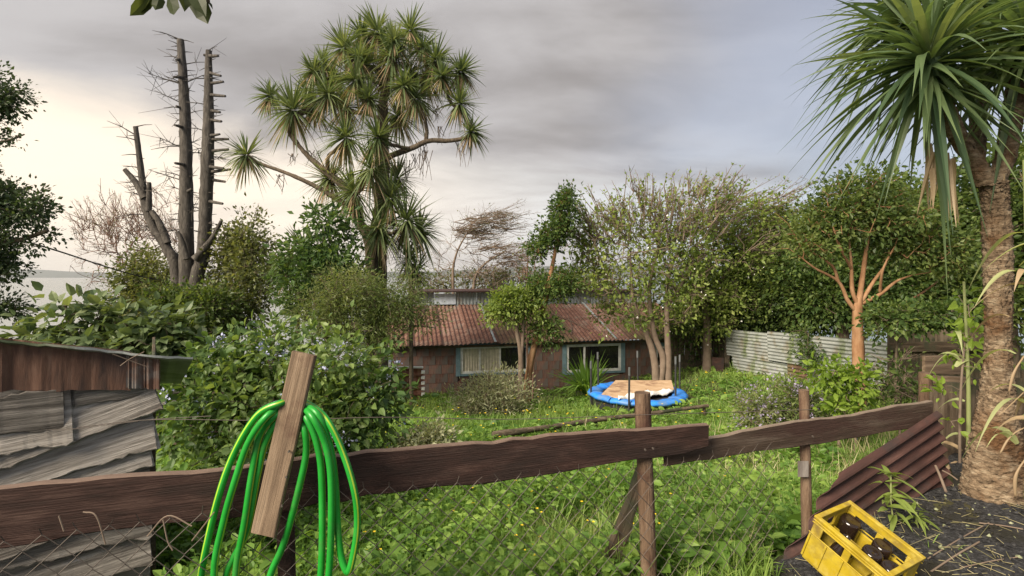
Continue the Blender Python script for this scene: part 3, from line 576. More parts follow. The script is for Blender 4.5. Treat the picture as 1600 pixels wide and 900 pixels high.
# ------------------------------------------------------------------ old shed on the left
def build_shed():
    s = thing('old_shed', 'small weathered grey plank shed with rusty tin roof edge at the left', 'shed', P(120, 900, 2.75))
    LT = P(-160, 512, 2.22); RT = P(246, 556, 2.75)
    ax = Vector((RT.x-LT.x, RT.y-LT.y, 0)).normalized(); nb = Vector((-ax.y, ax.x, 0)); L = (Vector((RT.x, RT.y, 0))-Vector((LT.x, LT.y, 0))).length
    def Q(px, py, off=0.0):    # a point on the wall plane
        k = (px-800)/800; p0 = Vector((RT.x, RT.y, 0)); den = (k*ax.y-ax.x); t = (p0.x-k*p0.y)/den
        q = p0+ax*t; return Vector((q.x, q.y, EYE-(py-431)/800*q.y))-nb*off
    # backing walls
    c0 = Q(-160, 560, -.06); c1 = Q(240, 560, -.06); zt = 1.12; zb = -.6
    for a, b_ in ((c0, c1), (c1, c1+nb*1.5), (c0, c0+nb*1.5), (c0+nb*1.5, c1+nb*1.5)):
        a = Vector((a.x, a.y, (zt+zb)/2)); b_ = Vector((b_.x, b_.y, (zt+zb)/2)); plank('wall', a, b_, zt-zb-.35*(abs((b_-a).normalized().dot(nb)) < .5 and (a-c0).dot(nb) > 1), .02, M['wood_dark'], s, n=3, wob=0)
    # split, crooked boards of the front, each lapped over the next
    lines = [((-160, 690), (118, 640), 84, .026), ((-160, 742), (244, 596), 76, .02), ((-160, 775), (243, 655), 70, .022), ((-160, 810), (241, 690), 62, .022),
             ((-160, 870), (240, 742), 80, .024), ((-160, 880), (238, 790), 74, .013), ((-160, 960), (238, 835), 74, .026), ((-160, 1010), (238, 885), 80, .012), ((-160, 1060), (238, 945), 84, .024), ((-160, 1120), (238, 1010), 84, .012)]
    for k, ((x0, y0), (x1, y1), w, off) in enumerate(lines):
        a = Q(x0, y0, off); b_ = Q(x1, y1, off+.004); ww = w/800*(a.y+b_.y)/2
        plank('plank', a, b_, ww*1.2, .024, M['wood_grey'], s, up=Vector((0, 0, 1))+nb*.30, n=34, wob=.0065, seed=30+k, split=.03, bow=.006)
    plank('plank', Q(-160, 668, .05), Q(113, 634, .047), .17, .028, M['wood_grey'], s, n=22, wob=.008, seed=60, split=.12)
    plank('plank', Q(118, 622, .035), Q(244, 600, .036), .085, .012, M['wood_grey'], s, n=10, wob=.006, seed=61, split=.01)
    # tin strip under the roof
    def strip(nm, xa, xb, ya, yb, y2a, y2b, off, mat, seed):
        rng = np.random.default_rng(seed); n = 24; v = []
        for i in range(n+1):
            t = i/n; x = xa+(xb-xa)*t; o = off+.004*math.sin(t*19+seed)+.003*rng.normal()
            p = Q(x, ya+(yb-ya)*t, o); q = Q(x, y2a+(y2b-y2a)*t+rng.normal()*1.0, o+.012+.006*math.sin(t*9))
            v += [p, q, q+nb*.003, p+nb*.003]
        f = []
        for i in range(n):
            for r in range(4): f += [4*i+r, 4*i+(r+1) % 4, 4*i+4+(r+1) % 4, 4*i+4+r]
        b = MB(); b.add([tuple(p) for p in v], f, [4]*(4*n)); return b.build(nm, M[mat], s)
    strip('tin_strip', -160, 205, 510, 547, 610, 606, .045, 'rust_streak', 1)
    strip('tin_patch', 198, 250, 548, 556, 603, 604, .06, 'tin_old', 2)
    # roof: thin sheet that falls away from the eye
    rng = np.random.default_rng(5); n = 40; v = []
    for i in range(n+1):
        t = i/n; x = -170+470*t; y = 509+47*t+1.2*math.sin(t*17)+rng.normal()*.5
        p = Q(x, y, .10+.01*math.sin(t*23)); q = p+nb*1.65+Vector((0, 0, -.42)); v += [p, q, q-Vector((0, 0, .008)), p-Vector((0, 0, .009+.004*rng.random()))]
    f = []
    for i in range(n):
        for r in range(4): f += [4*i+r, 4*i+(r+1) % 4, 4*i+4+(r+1) % 4, 4*i+4+r]
    b = MB(); b.add([tuple(p) for p in v], f, [4]*(4*n)); b.build('roof', M['zinc'], s)
    b = MB(); b.tube([P(-20, 676, 2.45), P(120, 670, 2.45), P(240, 655, 2.4), P(330, 650, 2.3)], .0016, 4); tag(b.build('wire', M['wire'], s))
    b = MB()
    for pl in (((178, 548), (215, 562), (232, 568)), ((190, 566), (204, 556), (226, 545))): b.tube(catmull([Q(x, y, .13) for x, y in pl], 5), .002, 4)
    tag(b.build('dry_stem', M['bark_twig'], s), kind='stuff')
build_shed()

# ------------------------------------------------------------------ house
ha = R(12); HO = Vector((0, 17.6, 0)); hw = Vector((math.cos(ha), math.sin(ha), 0)); hd = Vector((-math.sin(ha), math.cos(ha), 0))
def H(u, v, z): return HO+hw*u+hd*v+Vector((0, 0, z))
HM = Matrix((hw, hd, Vector((0, 0, 1)))).transposed().to_4x4(); HM.translation = HO
def build_house():
    h = thing('old_house', 'low old shingled house with rusty corrugated roof and teal window frames', 'house', H(1, 0, -2.5))
    ul, ur, ze, zb = -4.05, 6.4, -.74, -3.0
    wins = [(-1.78, .58, -1.70, -.76), (1.95, 4.0, -1.80, -.80), (5.35, 5.85, -1.75, -.95)]
    b = MB()   # backing wall with real openings
    xs = sorted([ul, ur]+[w for q in wins for w in q[:2]])
    for a, c in zip(xs[:-1], xs[1:]):
        w = [q for q in wins if abs(q[0]-a) < 1e-6]
        if w: b.box((a, 0, zb), (c, .12, w[0][2])); b.box((a, 0, w[0][3]), (c, .12, ze))
        else: b.box((a, 0, zb), (c, .12, ze))
    wall = b.build('wall', M['plaster'], h, False, HM)
    for nm, lo, hi in (('side_wall', (ul, .125, zb), (ul+.12, 3.2, -.6)), ('side_wall', (ur-.12, .125, zb), (ur, 3.2, -.6)), ('back_wall', (ul, 6.3, zb), (ur, 6.4, .4)), ('floor', (ul+.13, .13, zb), (ur-.13, 6.2, -2.4))):
        boxp(nm, lo, hi, M['plaster'], h, HM)
    # gable pieces
    for u in (ul, ur-.1):
        b = MB(); b.add([(u,.2,-.62),(u,3.2,-.62),(u,3.2,.38),(u+.1,.2,-.62),(u+.1,3.2,-.62),(u+.1,3.2,.38)], [0,2,1,3,4,5,0,1,4,3,1,2,5,4,2,0,3,5], [3,3,4,4,4]); b.build('gable', M['plaster'], h, False, HM)
    # shingles, one by one
    rng = np.random.default_rng(21); rows = 8; rh = .30; meshes = []
    for k in range(8):
        b = MB(); w = .41; c = .003; j = rng.normal(size=8)*.006
        b.add([(c+j[0], 0, j[1]), (w-c+j[2], 0, j[3]), (w-c, -.012, rh+.03), (c, -.012, rh+.03), (c+j[0], -.028, j[1]), (w-c+j[2], -.028, j[3]), (w-c, -.02, rh+.03), (c, -.02, rh+.03)],
              [0,1,2,3, 7,6,5,4, 4,5,1,0, 5,6,2,1, 6,7,3,2, 7,4,0,3], [4]*6)
        me = b.mesh('shingle'); me.materials.append(M['shingle']); meshes.append(me)
    for r in range(rows):
        z = ze-.03-rh*(r+1); u = ul-(r % 2)*.2
        while u < ur-.1:
            uu = max(u, ul); wd = min(u+.41, ur)-uu; inside = any(uu+wd > q[0]-.1 and uu < q[1]+.1 and z+rh > q[2]-.05 and z < q[3]+.05 for q in wins)
            cut = None
            if inside:
                for q in wins:
                    if uu+wd > q[0]-.1 and uu < q[1]+.1:
                        if uu < q[0]-.14: wd = q[0]-.09-uu; inside = False
                        elif uu+wd > q[1]+.14: wd = uu+wd-(q[1]+.09); uu = q[1]+.09; inside = False
                        elif z < q[2]-.15: inside = False; cut = q[2]-.09-z
            if not inside and wd > .06:
                sc = Matrix.Diagonal((wd/.41, 1, (cut/(rh+.03)) if cut else 1, 1))
                link('shingle', meshes[rng.integers(8)], wall, HM@Matrix.Translation((uu, -.002-.002*rng.random(), z))@Matrix.Rotation(rng.normal()*.008, 4, 'Y')@sc)
            u += .41
    # windows
    def window(q, muls, panes, lab):
        u0, u1, z0, z1 = q; f = .15
        b = MB(); b.box((u0-f, -.055, z1-.02), (u1+f, .02, z1+f*.7)); b.box((u0-f, -.06, z0-.07), (u1+f, .02, z0)); b.box((u0-f, -.052, z0+.0005), (u0, .02, z1-.0205)); b.box((u1, -.052, z0+.0005), (u1+f, .02, z1-.0205))
        wn = tag(b.build('window', M['teal'], h, False, HM), lab)
        b = MB(); g = .085; b.box((u0+.002, -.03, z1-.02-g), (u1-.002, .03, z1-.0215)); b.box((u0+.002, -.03, z0+.002), (u1-.002, .03, z0+g)); b.box((u0+.002, -.031, z0+g+.0005), (u0+g, .03, z1-.021-g)); b.box((u1-g, -.031, z0+g+.0005), (u1-.002, .03, z1-.021-g))
        for mu in muls: b.box((mu-.028, -.032, z0+g+.0008), (mu+.028, .028, z1-.0215-g))
        b.build('sash', M['white_paint'], wn, False, HM)
        for a, c, mt in panes:
            boxp('pane', (a, .012, z0+g), (c, .018, z1-.02-g), M['glass'] if mt == 'glass' else M['glass'], wn, HM) if mt == 'glass' else None
            if mt == 'curtain':
                n = 24; b = MB(); v = []
                for i in range(n+1): x = a+(c-a)*i/n; y = -.008+.006*math.sin(i*1.7); v += [(x, y, z0+g), (x, y, z1-.02-g)]
                b.add(v, [k for i in range(n) for k in (2*i, 2*i+2, 2*i+3, 2*i+1)], [4]*n); b.build('curtain', M['curtain'], wn, False, HM)
    window(wins[0], [-1.12, -.42], [(-1.73, -1.15, 'curtain'), (-1.09, -.45, 'curtain'), (-.39, .53, 'glass')], 'left window with cream curtains and one dark pane')
    window(wins[1], [2.62], [(2.0, 2.59, 'glass'), (2.65, 3.95, 'glass')], 'right window with two dark panes')
    window(wins[2], [], [(5.4, 5.8, 'glass')], 'small window behind the tree trunks')
    # lower roof: corrugated sheets side by side
    z0, z1, v0, v1 = -.68, .42, -.26, 3.25
    up = (hd*(v1-v0)+Vector((0, 0, z1-z0))); Ls = up.length; rng = np.random.default_rng(4)
    u = -4.35; k = 0
    while u < 6.5:
        wd = .95; mat = 'rust_roof' if u < -1.0 else ('rust_moss' if u < 1.4 else ('rust_roof' if u < 3.4 else 'rust_moss'))
        rng.random()
        o = H(u, v0+rng.normal()*.03, z0+.012*(k % 2)+rng.normal()*.006)
        sh = corrugated('roof_sheet', o+hw*1.0+Vector((0, 0, 0)), up, -hw, Ls, 1.0, .15, .02, M[mat], h, th=.006, nu=5, seed=k, bend=.012); u += wd; k += 1
    for (ua, ub) in ((-.62, -.62), (3.72, 3.72)):
        plank('flashing', H(ua, v0-.02, z0+.06), H(ub, v1, z1+.07), .085, .012, M['sheet_blue'], h, up=hw, n=8, wob=.006, seed=int(ua*7+50))
    for i, (ua, va, ub, vb) in enumerate(((.1, 1.2, .9, -.2), (.3, .9, 1.15, .6), (2.0, 2.2, 3.0, .5), (2.6, 1.8, 2.2, .2), (4.4, 1.8, 5.1, .1), (4.2, 2.6, 4.9, 1.2))):
        zf = lambda v: z0+(z1-z0)*(v-v0)/(v1-v0)+.06
        log('fallen_stick', [H(ua, va, zf(va)), H((ua+ub)/2+.08, (va+vb)/2, zf((va+vb)/2)), H(ub, vb, zf(vb))], .014, M['bark_twig'], h, 5, i)
    boxp('fascia', (ul-.2, -.14, -.80), (ur+.05, -.10, -.725), M['wood_dark'], h, HM)
    boxp('corner_board', (ul-.09, -.05, zb), (ul-.002, .10, -.78), M['sheet_blue'], h, HM)
    # raised back part with a strip of pale sheets and a small window
    zc0, zc1 = .36, .95
    u = -3.3; k = 0
    while u < 6.3:
        if abs(u+2.45) < .42:
            boxp('clerestory_window', (u, 3.27, zc0+.1), (u+.85, 3.3, zc1-.06), M['lightglass'], h, HM); u += .85; continue
        corrugated('clerestory_sheet', H(u, 3.3, zc0-.1), (0, 0, 1), -hw*-1, zc1-zc0+.1, .84, .14, .012, M['sheet_blue'], h, th=.005, nu=3, seed=k); u += .85; k += 1
    b = MB(); b.box((-3.5, 3.0, zc1), (6.4, 6.6, zc1+.05)); b.build('upper_roof', M['rust_dark'], h, False, HM)
    # tall grey boards on the left corner
    boxp('side_sheet', (ul-.32, .3, zb), (ul-.14, .34, -.75), M['sheet_blue'], h, HM)
build_house()
t_ = corrugated('tin_screen', P(613, 640, 15.6), (1, .1, 0), (0, 0, 1), .92, 1.25, .2, .035, M['rust'], None, nu=4); tag(t_, 'small rusty corrugated tin screen with pale edge by the house corner', 'metal sheet')
for q in range(7):
    c = P(661, 633-q*8.6, 15.55); boxp('edge_strip', (-.05, -.05, -.04), (.05, .05, .045), M['white'], t_, Matrix.Translation(c))
boxp('top_strip', (-.02, -.05, 0), (.94, .03, .05), M['white'], t_, Matrix.Translation(P(613, 575, 15.6)))

# ------------------------------------------------------------------ trampoline with plywood and cloth
def build_trampoline():
    C = P(995, 613, 13.25); r = 1.2; g = gzf(C.x, C.y); t = thing('trampoline', 'round trampoline with blue edge pad and bare net poles in the grass', 'trampoline', (C.x, C.y, g))
    def ring(z, rr, n=48): return np.array([(C.x+rr*math.cos(a), C.y+rr*math.sin(a), z) for a in np.linspace(0, 2*np.pi, n+1)])
    b = MB(); b.tube(ring(C.z-.03, r), .022, 8, cap=False); b.build('frame_ring', M['steel'], t, True)
    # pad: eight padded wedges
    rng = np.random.default_rng(2)
    for k in range(8):
        b = MB(); a0 = k*np.pi/4+.012; a1 = (k+1)*np.pi/4-.012; n = 7; v = []; dz = rng.normal()*.01
        for i in range(n):
            a = a0+(a1-a0)*i/(n-1); s = .012*math.sin(i*2.1+k)
            for rr, z in ((r+.05, -.07), (r+.06, .0), (r-.02, .045), (r-.18, .04), (r-.32, .01), (r-.32, -.02), (r-.02, -.03)): v.append((C.x+(rr+s*.4)*math.cos(a), C.y+(rr+s*.4)*math.sin(a), C.z+z+s+dz*(1 if z > -.05 else .2)))
        f = []
        for i in range(n-1):
            for q in range(7): f += [i*7+q, i*7+(q+1) % 7, i*7+7+(q+1) % 7, i*7+7+q]
        b.add(v, f, [4]*(7*(n-1))); b.add(v[:7], range(7), [7]); b.add(v[-7:], range(6, -1, -1), [7]); b.build('pad', M['blue'], t, True)
    b = MB(); n = 40; v = [(C.x, C.y, C.z-.10)]+[tuple(p) for p in ring(C.z-.02, r-.25, n)[:-1]]
    b.add(v, [x for i in range(n) for x in (0, 1+i, 1+(i+1) % n)], [3]*n); b.build('jumping_mat', M['black'], t, True)
    b = MB(); v1 = ring(C.z-.05, r-.01, 48); v2 = ring(C.z-.36, r-.06, 48); nn = 48      # dark skirt hanging below the ring
    b.add(np.vstack([v1[:-1], v2[:-1]]), [x for i in range(nn) for x in (i, (i+1) % nn, nn+(i+1) % nn, nn+i)], [4]*nn); b.build('skirt', M['black'], t)
    for a in (230, 310, 50, 130):
        p = Vector((C.x+r*math.cos(R(a)), C.y+r*math.sin(R(a)), C.z-.03)); q = Vector((p.x, p.y, gzf(p.x, p.y)-.08)); log('leg', [p, q], .02, M['steel'], t, 8, 1, 0)
    for px, D, y0, y1 in ((923.5, 13.1, 640, 566), (935, 14.1, 612, 552), (982.5, 12.05, 652, 576), (997, 14.5, 606, 550), (1055.6, 12.7, 648, 559), (1062, 13.9, 618, 556)):
        a = P(px, y0, D); b_ = P(px, y1, D); b_.x = a.x+.02*math.sin(px)
        o = log('net_pole', [a, b_], .025, M['black'], t, 10, 1, 0); log('pole_cap', [b_-Vector((0, 0, .16)), b_+Vector((0, 0, .03))], .028, M['steel'], o, 10, 1, 0)
    z = C.z+.07
    def poly(nm, pts, th, mat, lab, cat, sub=None):
        b = MB(); n = len(pts); v = [(p.x, p.y, p.z) for p in pts]+[(p.x, p.y, p.z-th) for p in pts]; f = list(range(n)); ff = list(range(2*n-1, n-1, -1)); b.add(v, f+ff, [n, n])
        for i in range(n): b.l.append(np.array([i, i+n, (i+1) % n+n, (i+1) % n])); b.t.append(np.array([4])); b.m.append(np.array([0]))
        return tag(b.build(nm, mat), lab, cat)
    at = lambda px, D, dz=0: Vector(((px-800)/800*D, D, z+dz))
    poly('plywood_sheet', [at(940, 12.75), at(970, 12.3), at(1050, 13.0), at(1053, 13.3), at(1049, 14.25, .04), at(962, 14.3, .03)], .018, M['ply'], 'worn brown plywood sheet lying on the trampoline', 'plywood')
    # crumpled white cloth along its front edge
    b = MB(); nu, nv = 26, 6; rng = np.random.default_rng(6); v = []
    for i in range(nu+1):
        t_ = i/nu; px = 966+86*t_; D0 = 12.28+.75*t_
        for j in range(nv+1):
            s = j/nv; v.append((*at(px, D0-.10+s*(.38-.3*abs(t_-.5)))[:2], z+.03+.03*math.sin(t_*21+s*3)+.012*rng.normal()-.05*(s < .1)))
    m = nv+1; b.add(v, [x for i in range(nu) for j in range(nv) for x in (i*m+j, (i+1)*m+j, (i+1)*m+j+1, i*m+j+1)], [4]*(nu*nv))
    o = b.build('white_cloth', M['cloth'], None, True); tag(o, 'crumpled white cloth along the front edge of the plywood', 'cloth'); sm = o.modifiers.new('thick', 'SOLIDIFY'); sm.thickness = .012
build_trampoline()

# ------------------------------------------------------------------ low log rail in the garden
def build_low_rail():
    t = thing('low_log_rail', 'low rustic log rail on short stakes in front of the trampoline', 'rail', P(930, 690, 9))
    pts = [P(770, 680, 8.0), P(860, 667, 8.6), P(935, 656, 9.3), P(1000, 648, 9.8), P(1106, 634, 10.6)]
    log('log', pts, [.052, .045, .042, .04, .035], M['wood_dark'], t, 9, 3, .08)
    for px, py, D in ((776, 682, 8.08), (931, 660, 9.3), (1100, 638, 10.6)):
        p = P(px, py, D); log('stake', [p, Vector((p.x+.01, p.y, gzf(p.x, p.y)-.15))], .035, M['wood_dark'], t, 8, int(px), .08)
build_low_rail()

# ------------------------------------------------------------------ right boundary: tin fence, palisade, boards
def build_tin_fence():
    t = thing('tin_fence', 'fence of weathered corrugated iron sheets laid sideways on the right', 'fence', P(1240, 600, 15))
    A = P(1136, 514, 17.0); B = P(1396, 531, 11.9); d = Vector((B.x-A.x, B.y-A.y, 0)); L = d.length; d.normalize(); n = Vector((-d.y, d.x, 0))
    if n.y > 0: n = -n                                                            # towards the eye
    dz = (B.z-A.z)/L
    eu = (d+Vector((0, 0, dz))).normalized(); ev = Vector((0, 0, -1))
    cuts = [0, 1.75, 3.3, L]
    for k in range(3):
        s0, s1 = cuts[k]-.06, cuts[k+1]+.06
        corrugated('iron_sheet', A+eu*s0+n*(.012*k)+Vector((0, 0, .02*math.sin(k*2.2))), eu, ev, (s1-s0), .86, .10, .015, M['zinc'], t, seed=k, bend=.012)
    cuts = [.25, 2.45, 3.1, L]
    for k in range(3):
        s0, s1 = cuts[k]-.06, cuts[k+1]+.06
        corrugated('iron_sheet', A+eu*s0-n*.04+n*(.012*k)+Vector((0, 0, -.80+.03*math.sin(k*3))), eu, ev, (s1-s0), .95, .10, .015, M['rust_moss'] if k == 1 else M['zinc'], t, seed=9+k, bend=.012)
    for s in (.3, 2.5, 4.6): p = A+eu*s-n*.1; log('post', [p+Vector((0, 0, .02)), Vector((p.x, p.y, gzf(p.x, p.y)-.3))], .05, M['wood_dark'], t, 8, int(s*10))
    p0 = A-d*.1+n*.05; p1 = P(1104, 560, 17.2)
    t2 = plank('brown_panel', Vector((p0.x, p0.y, -1.5)), Vector((p1.x, p1.y, -1.48)), .72, .03, M['rust_dark'], None, n=6, wob=.004); tag(t2, 'dark brown panel at the left end of the iron fence', 'panel')
    pf = thing('board_fence', 'dim brown upright board fence under the trees left of the iron fence', 'fence', P(1090, 590, 17.9))
    q0 = P(1048, 520, 18.6); q1 = P(1136, 520, 17.6)
    for k in range(11):
        a = q0.lerp(q1, k/10.0); plank('board', Vector((a.x, a.y, -2.6)), Vector((a.x+.01, a.y, -.45+.05*math.sin(k*2.7))), .185, .02, M['wood_dark'], pf, up=(1, -.1, 0), n=5, wob=.004, seed=80+k)
build_tin_fence()
def build_palisade():
    t = thing('palisade_fence', 'old mossy upright plank fence with a cross rail behind the reddish tree', 'fence', P(1450, 600, 10.5))
    A = P(1392, 513, 11.6); B = P(1560, 512, 9.2); n = 15
    for k in range(n):
        a = A.lerp(B, k/(n-1)); z1 = a.z+.06*math.sin(k*1.9); plank('plank', Vector((a.x, a.y, gzf(a.x, a.y)-.3)), Vector((a.x+.015*math.sin(k*3), a.y, z1)), .195, .025, M['wood_dark'], t, up=(B-A), n=6, wob=.006, seed=100+k)
    off = Vector((-.05, -.06, 0))
    plank('cross_rail', A+off+Vector((0, 0, -.42)), B+off+Vector((0, 0, -.32)), .2, .04, M['wood_dark'], t, n=14, wob=.008, seed=131)
build_palisade()
def build_board_wall():
    t = thing('board_wall', 'dark wooden board wall with a lighter top plank behind the palm trunk', 'wall', P(1500, 700, 3.9))
    A = P(1468, 600, 3.95); B = P(1640, 575, 3.75)
    for k in range(8):
        a = A.lerp(B, k/7); plank('board', Vector((a.x, a.y, -.2)), Vector((a.x, a.y, a.z+.02*math.sin(k*2.3)-.02)), .128, .022, M['wood_dark'], t, up=(B-A), n=6, wob=.005, seed=140+k)
    # stacked planks seen above
    plank('top_plank', P(1443, 571, 4.5), P(1502, 570, 4.55), .165, .03, M['wood_board'], t, n=6, wob=.004, seed=150)
    plank('cap_plank', P(1450, 593, 4.25), P(1516, 597, 4.2), .075, .05, M['wood_board'], t, n=6, wob=.004, seed=151)
    log('post', [P(1446, 582, 4.1), P(1446, 700, 4.1)], [.048, .05], M['wood_post'], t, 10, 5, .06)
build_board_wall()
def build_left_bits():
    t = thing('stake_fence', 'grey stake and rail fence between the shed and the flowering bush', 'fence', P(275, 640, 7))
    for px, y0 in ((250, 585), (276, 578), (300, 590)): a = P(px, y0, 7.2); log('stake', [a, Vector((a.x, a.y, gzf(a.x, a.y)-.2))], .04, M['wood_dark'], t, 7, px, .08)
    for y in (592, 612, 628): plank('rail', P(225, y+4, 7.1), P(325, y-6, 7.15), .06, .03, M['wood_grey'], t, n=6, wob=.005, seed=y)
    b = MB(); b.tube(catmull([P(-60, 352, 9), P(0, 366, 9), P(90, 392, 11), P(170, 418, 13), P(230, 434, 15), P(330, 450, 18)], 8), .016, 6); tag(b.build('power_cable', M['cable'], None, True), 'black overhead cable sagging across the water on the left', 'cable')
build_left_bits()

# ------------------------------------------------------------------ plants: generators
def grow(trunks, targets, rng, step=.3, rtip=.006, expo=.45, jit=.12, bow=.25, lowpen=.6, rmax=1.0):
    pos = np.zeros((20000, 3)); par = np.full(20000, -1); n = 0; fixed = 0
    for tr in trunks:
        for i, p in enumerate(tr):
            pos[n] = p; par[n] = n-1 if i else -1; n += 1
    fixed = n; usable = np.ones(20000, bool)
    for tr in trunks: pass
    # the lower part of a trunk carries no branches
    c = 0
    for tr in trunks:
        k = len(tr); usable[c:c+int(k*.3)] = k < 4; c += k
    tg = np.asarray(targets, float); base = pos[:n]
    dmin = np.min(np.linalg.norm(tg[:, None]-base[None], axis=2), axis=1); tg = tg[np.argsort(dmin)]
    for t in tg:
        v = t-pos[:n]; d = np.linalg.norm(v, axis=1)
        cost = d+lowpen*np.maximum(0, -v[:, 2])+.15*np.maximum(0, d*.5-v[:, 2])*.3; cost[~usable[:n]] += 50
        i = int(np.argmin(cost)); m = max(1, int(math.ceil(d[i]/step))); a = pos[i].copy(); D = d[i]
        # start along the parent's heading, bend towards the target
        pr = par[i]; head = (pos[i]-pos[pr]) if pr >= 0 else np.array([0, 0, 1.]); head = head/(np.linalg.norm(head)+1e-9)
        cpt = a+head*D*bow+(t-a)*.35; last = i
        for k in range(1, m+1):
            s = k/m; p = (1-s)**2*a+2*s*(1-s)*cpt+s*s*t
            if k < m: p = p+rng.normal(size=3)*jit*min(step, D)*.6
            pos[n] = p; par[n] = last; last = n; n += 1
            if n >= 19990: break
        if n >= 19990: break
    cnt = np.zeros(n); ch = np.zeros(n, int)
    for i in range(n-1, -1, -1):
        if ch[i] == 0: cnt[i] += 1
        if par[i] >= 0: cnt[par[i]] += cnt[i]; ch[par[i]] += 1
    rad = np.minimum(rtip*cnt**expo, rmax)
    idx = np.arange(fixed, n); idx = idx[par[idx] >= 0]
    return pos[par[idx]], pos[idx], np.minimum(rad[par[idx]], rad[idx]*1.35), rad[idx]

def blob(px, py, D, rx, ry, rd=None):
    return (np.array(P(px, py, D)), np.array([rx/800*D, (rd if rd else (rx+ry)/2/800*D), ry/800*D]))
def fill(blobs, n, rng, shell=.45):
    vol = np.array([np.prod(b[1])**.8 for b in blobs]); k = rng.choice(len(blobs), n, p=vol/vol.sum())
    c = np.array([b[0] for b in blobs])[k]; r = np.array([b[1] for b in blobs])[k]
    d = unit(rng, n); A = rng.normal(size=(3, 3)); ph = rng.uniform(0, 6.28, 3)+0*k[:, None]; ph = ph+k[:, None]*1.7; q = d@A.T
    lump = 1+.22*np.sin(3.1*q[:, 0]+ph[:, 0])+.17*np.sin(4.3*q[:, 1]+ph[:, 1])+.12*np.sin(6.1*q[:, 2]+ph[:, 2])
    far = np.where(rng.random(n) < .10, rng.uniform(1.05, 1.4, n), 1.0)
    d = d*((shell+(1-shell)*rng.random(n)**.7)*lump*far)[:, None]; return c+d*r, d
def place_leaves(b, T, out, rng, per, cr, ls, tmpl, wid=.6, droop=0.15, up=.5, lsv=.42, mat=0, flat=1.0):
    n = len(T)*per; o = rng.normal(size=(n, 3))*cr*np.array([1, 1, flat]); p = np.repeat(T, per, 0)+o
    ax = o/(cr+1e-6)*.6+np.repeat(out, per, 0)*.5+rng.normal(size=(n, 3))*.5; ax[:, 2] -= droop
    b.leaves(p, ax, ls*np.exp(np.clip(rng.normal(size=n), -2, 1.3)*(lsv if len(tmpl[0]) < 6 else .27)), tmpl, wid, up, rng, mat); return p
def trunk_mesh(root, trunks, rads, mat, name='trunk', sides=10, noise=.05, seed=0, k=6):
    rng = np.random.default_rng(seed); out = []
    for tr, r in zip(trunks, rads):
        c = catmull(tr, k); rr = np.interp(np.linspace(0, 1, len(c)), np.linspace(0, 1, len(r)), r)
        b = MB(); b.tube(c, rr, sides, 0, True, noise, rng); out.append((b.build(name, mat, root, True), c, rr))
    return out
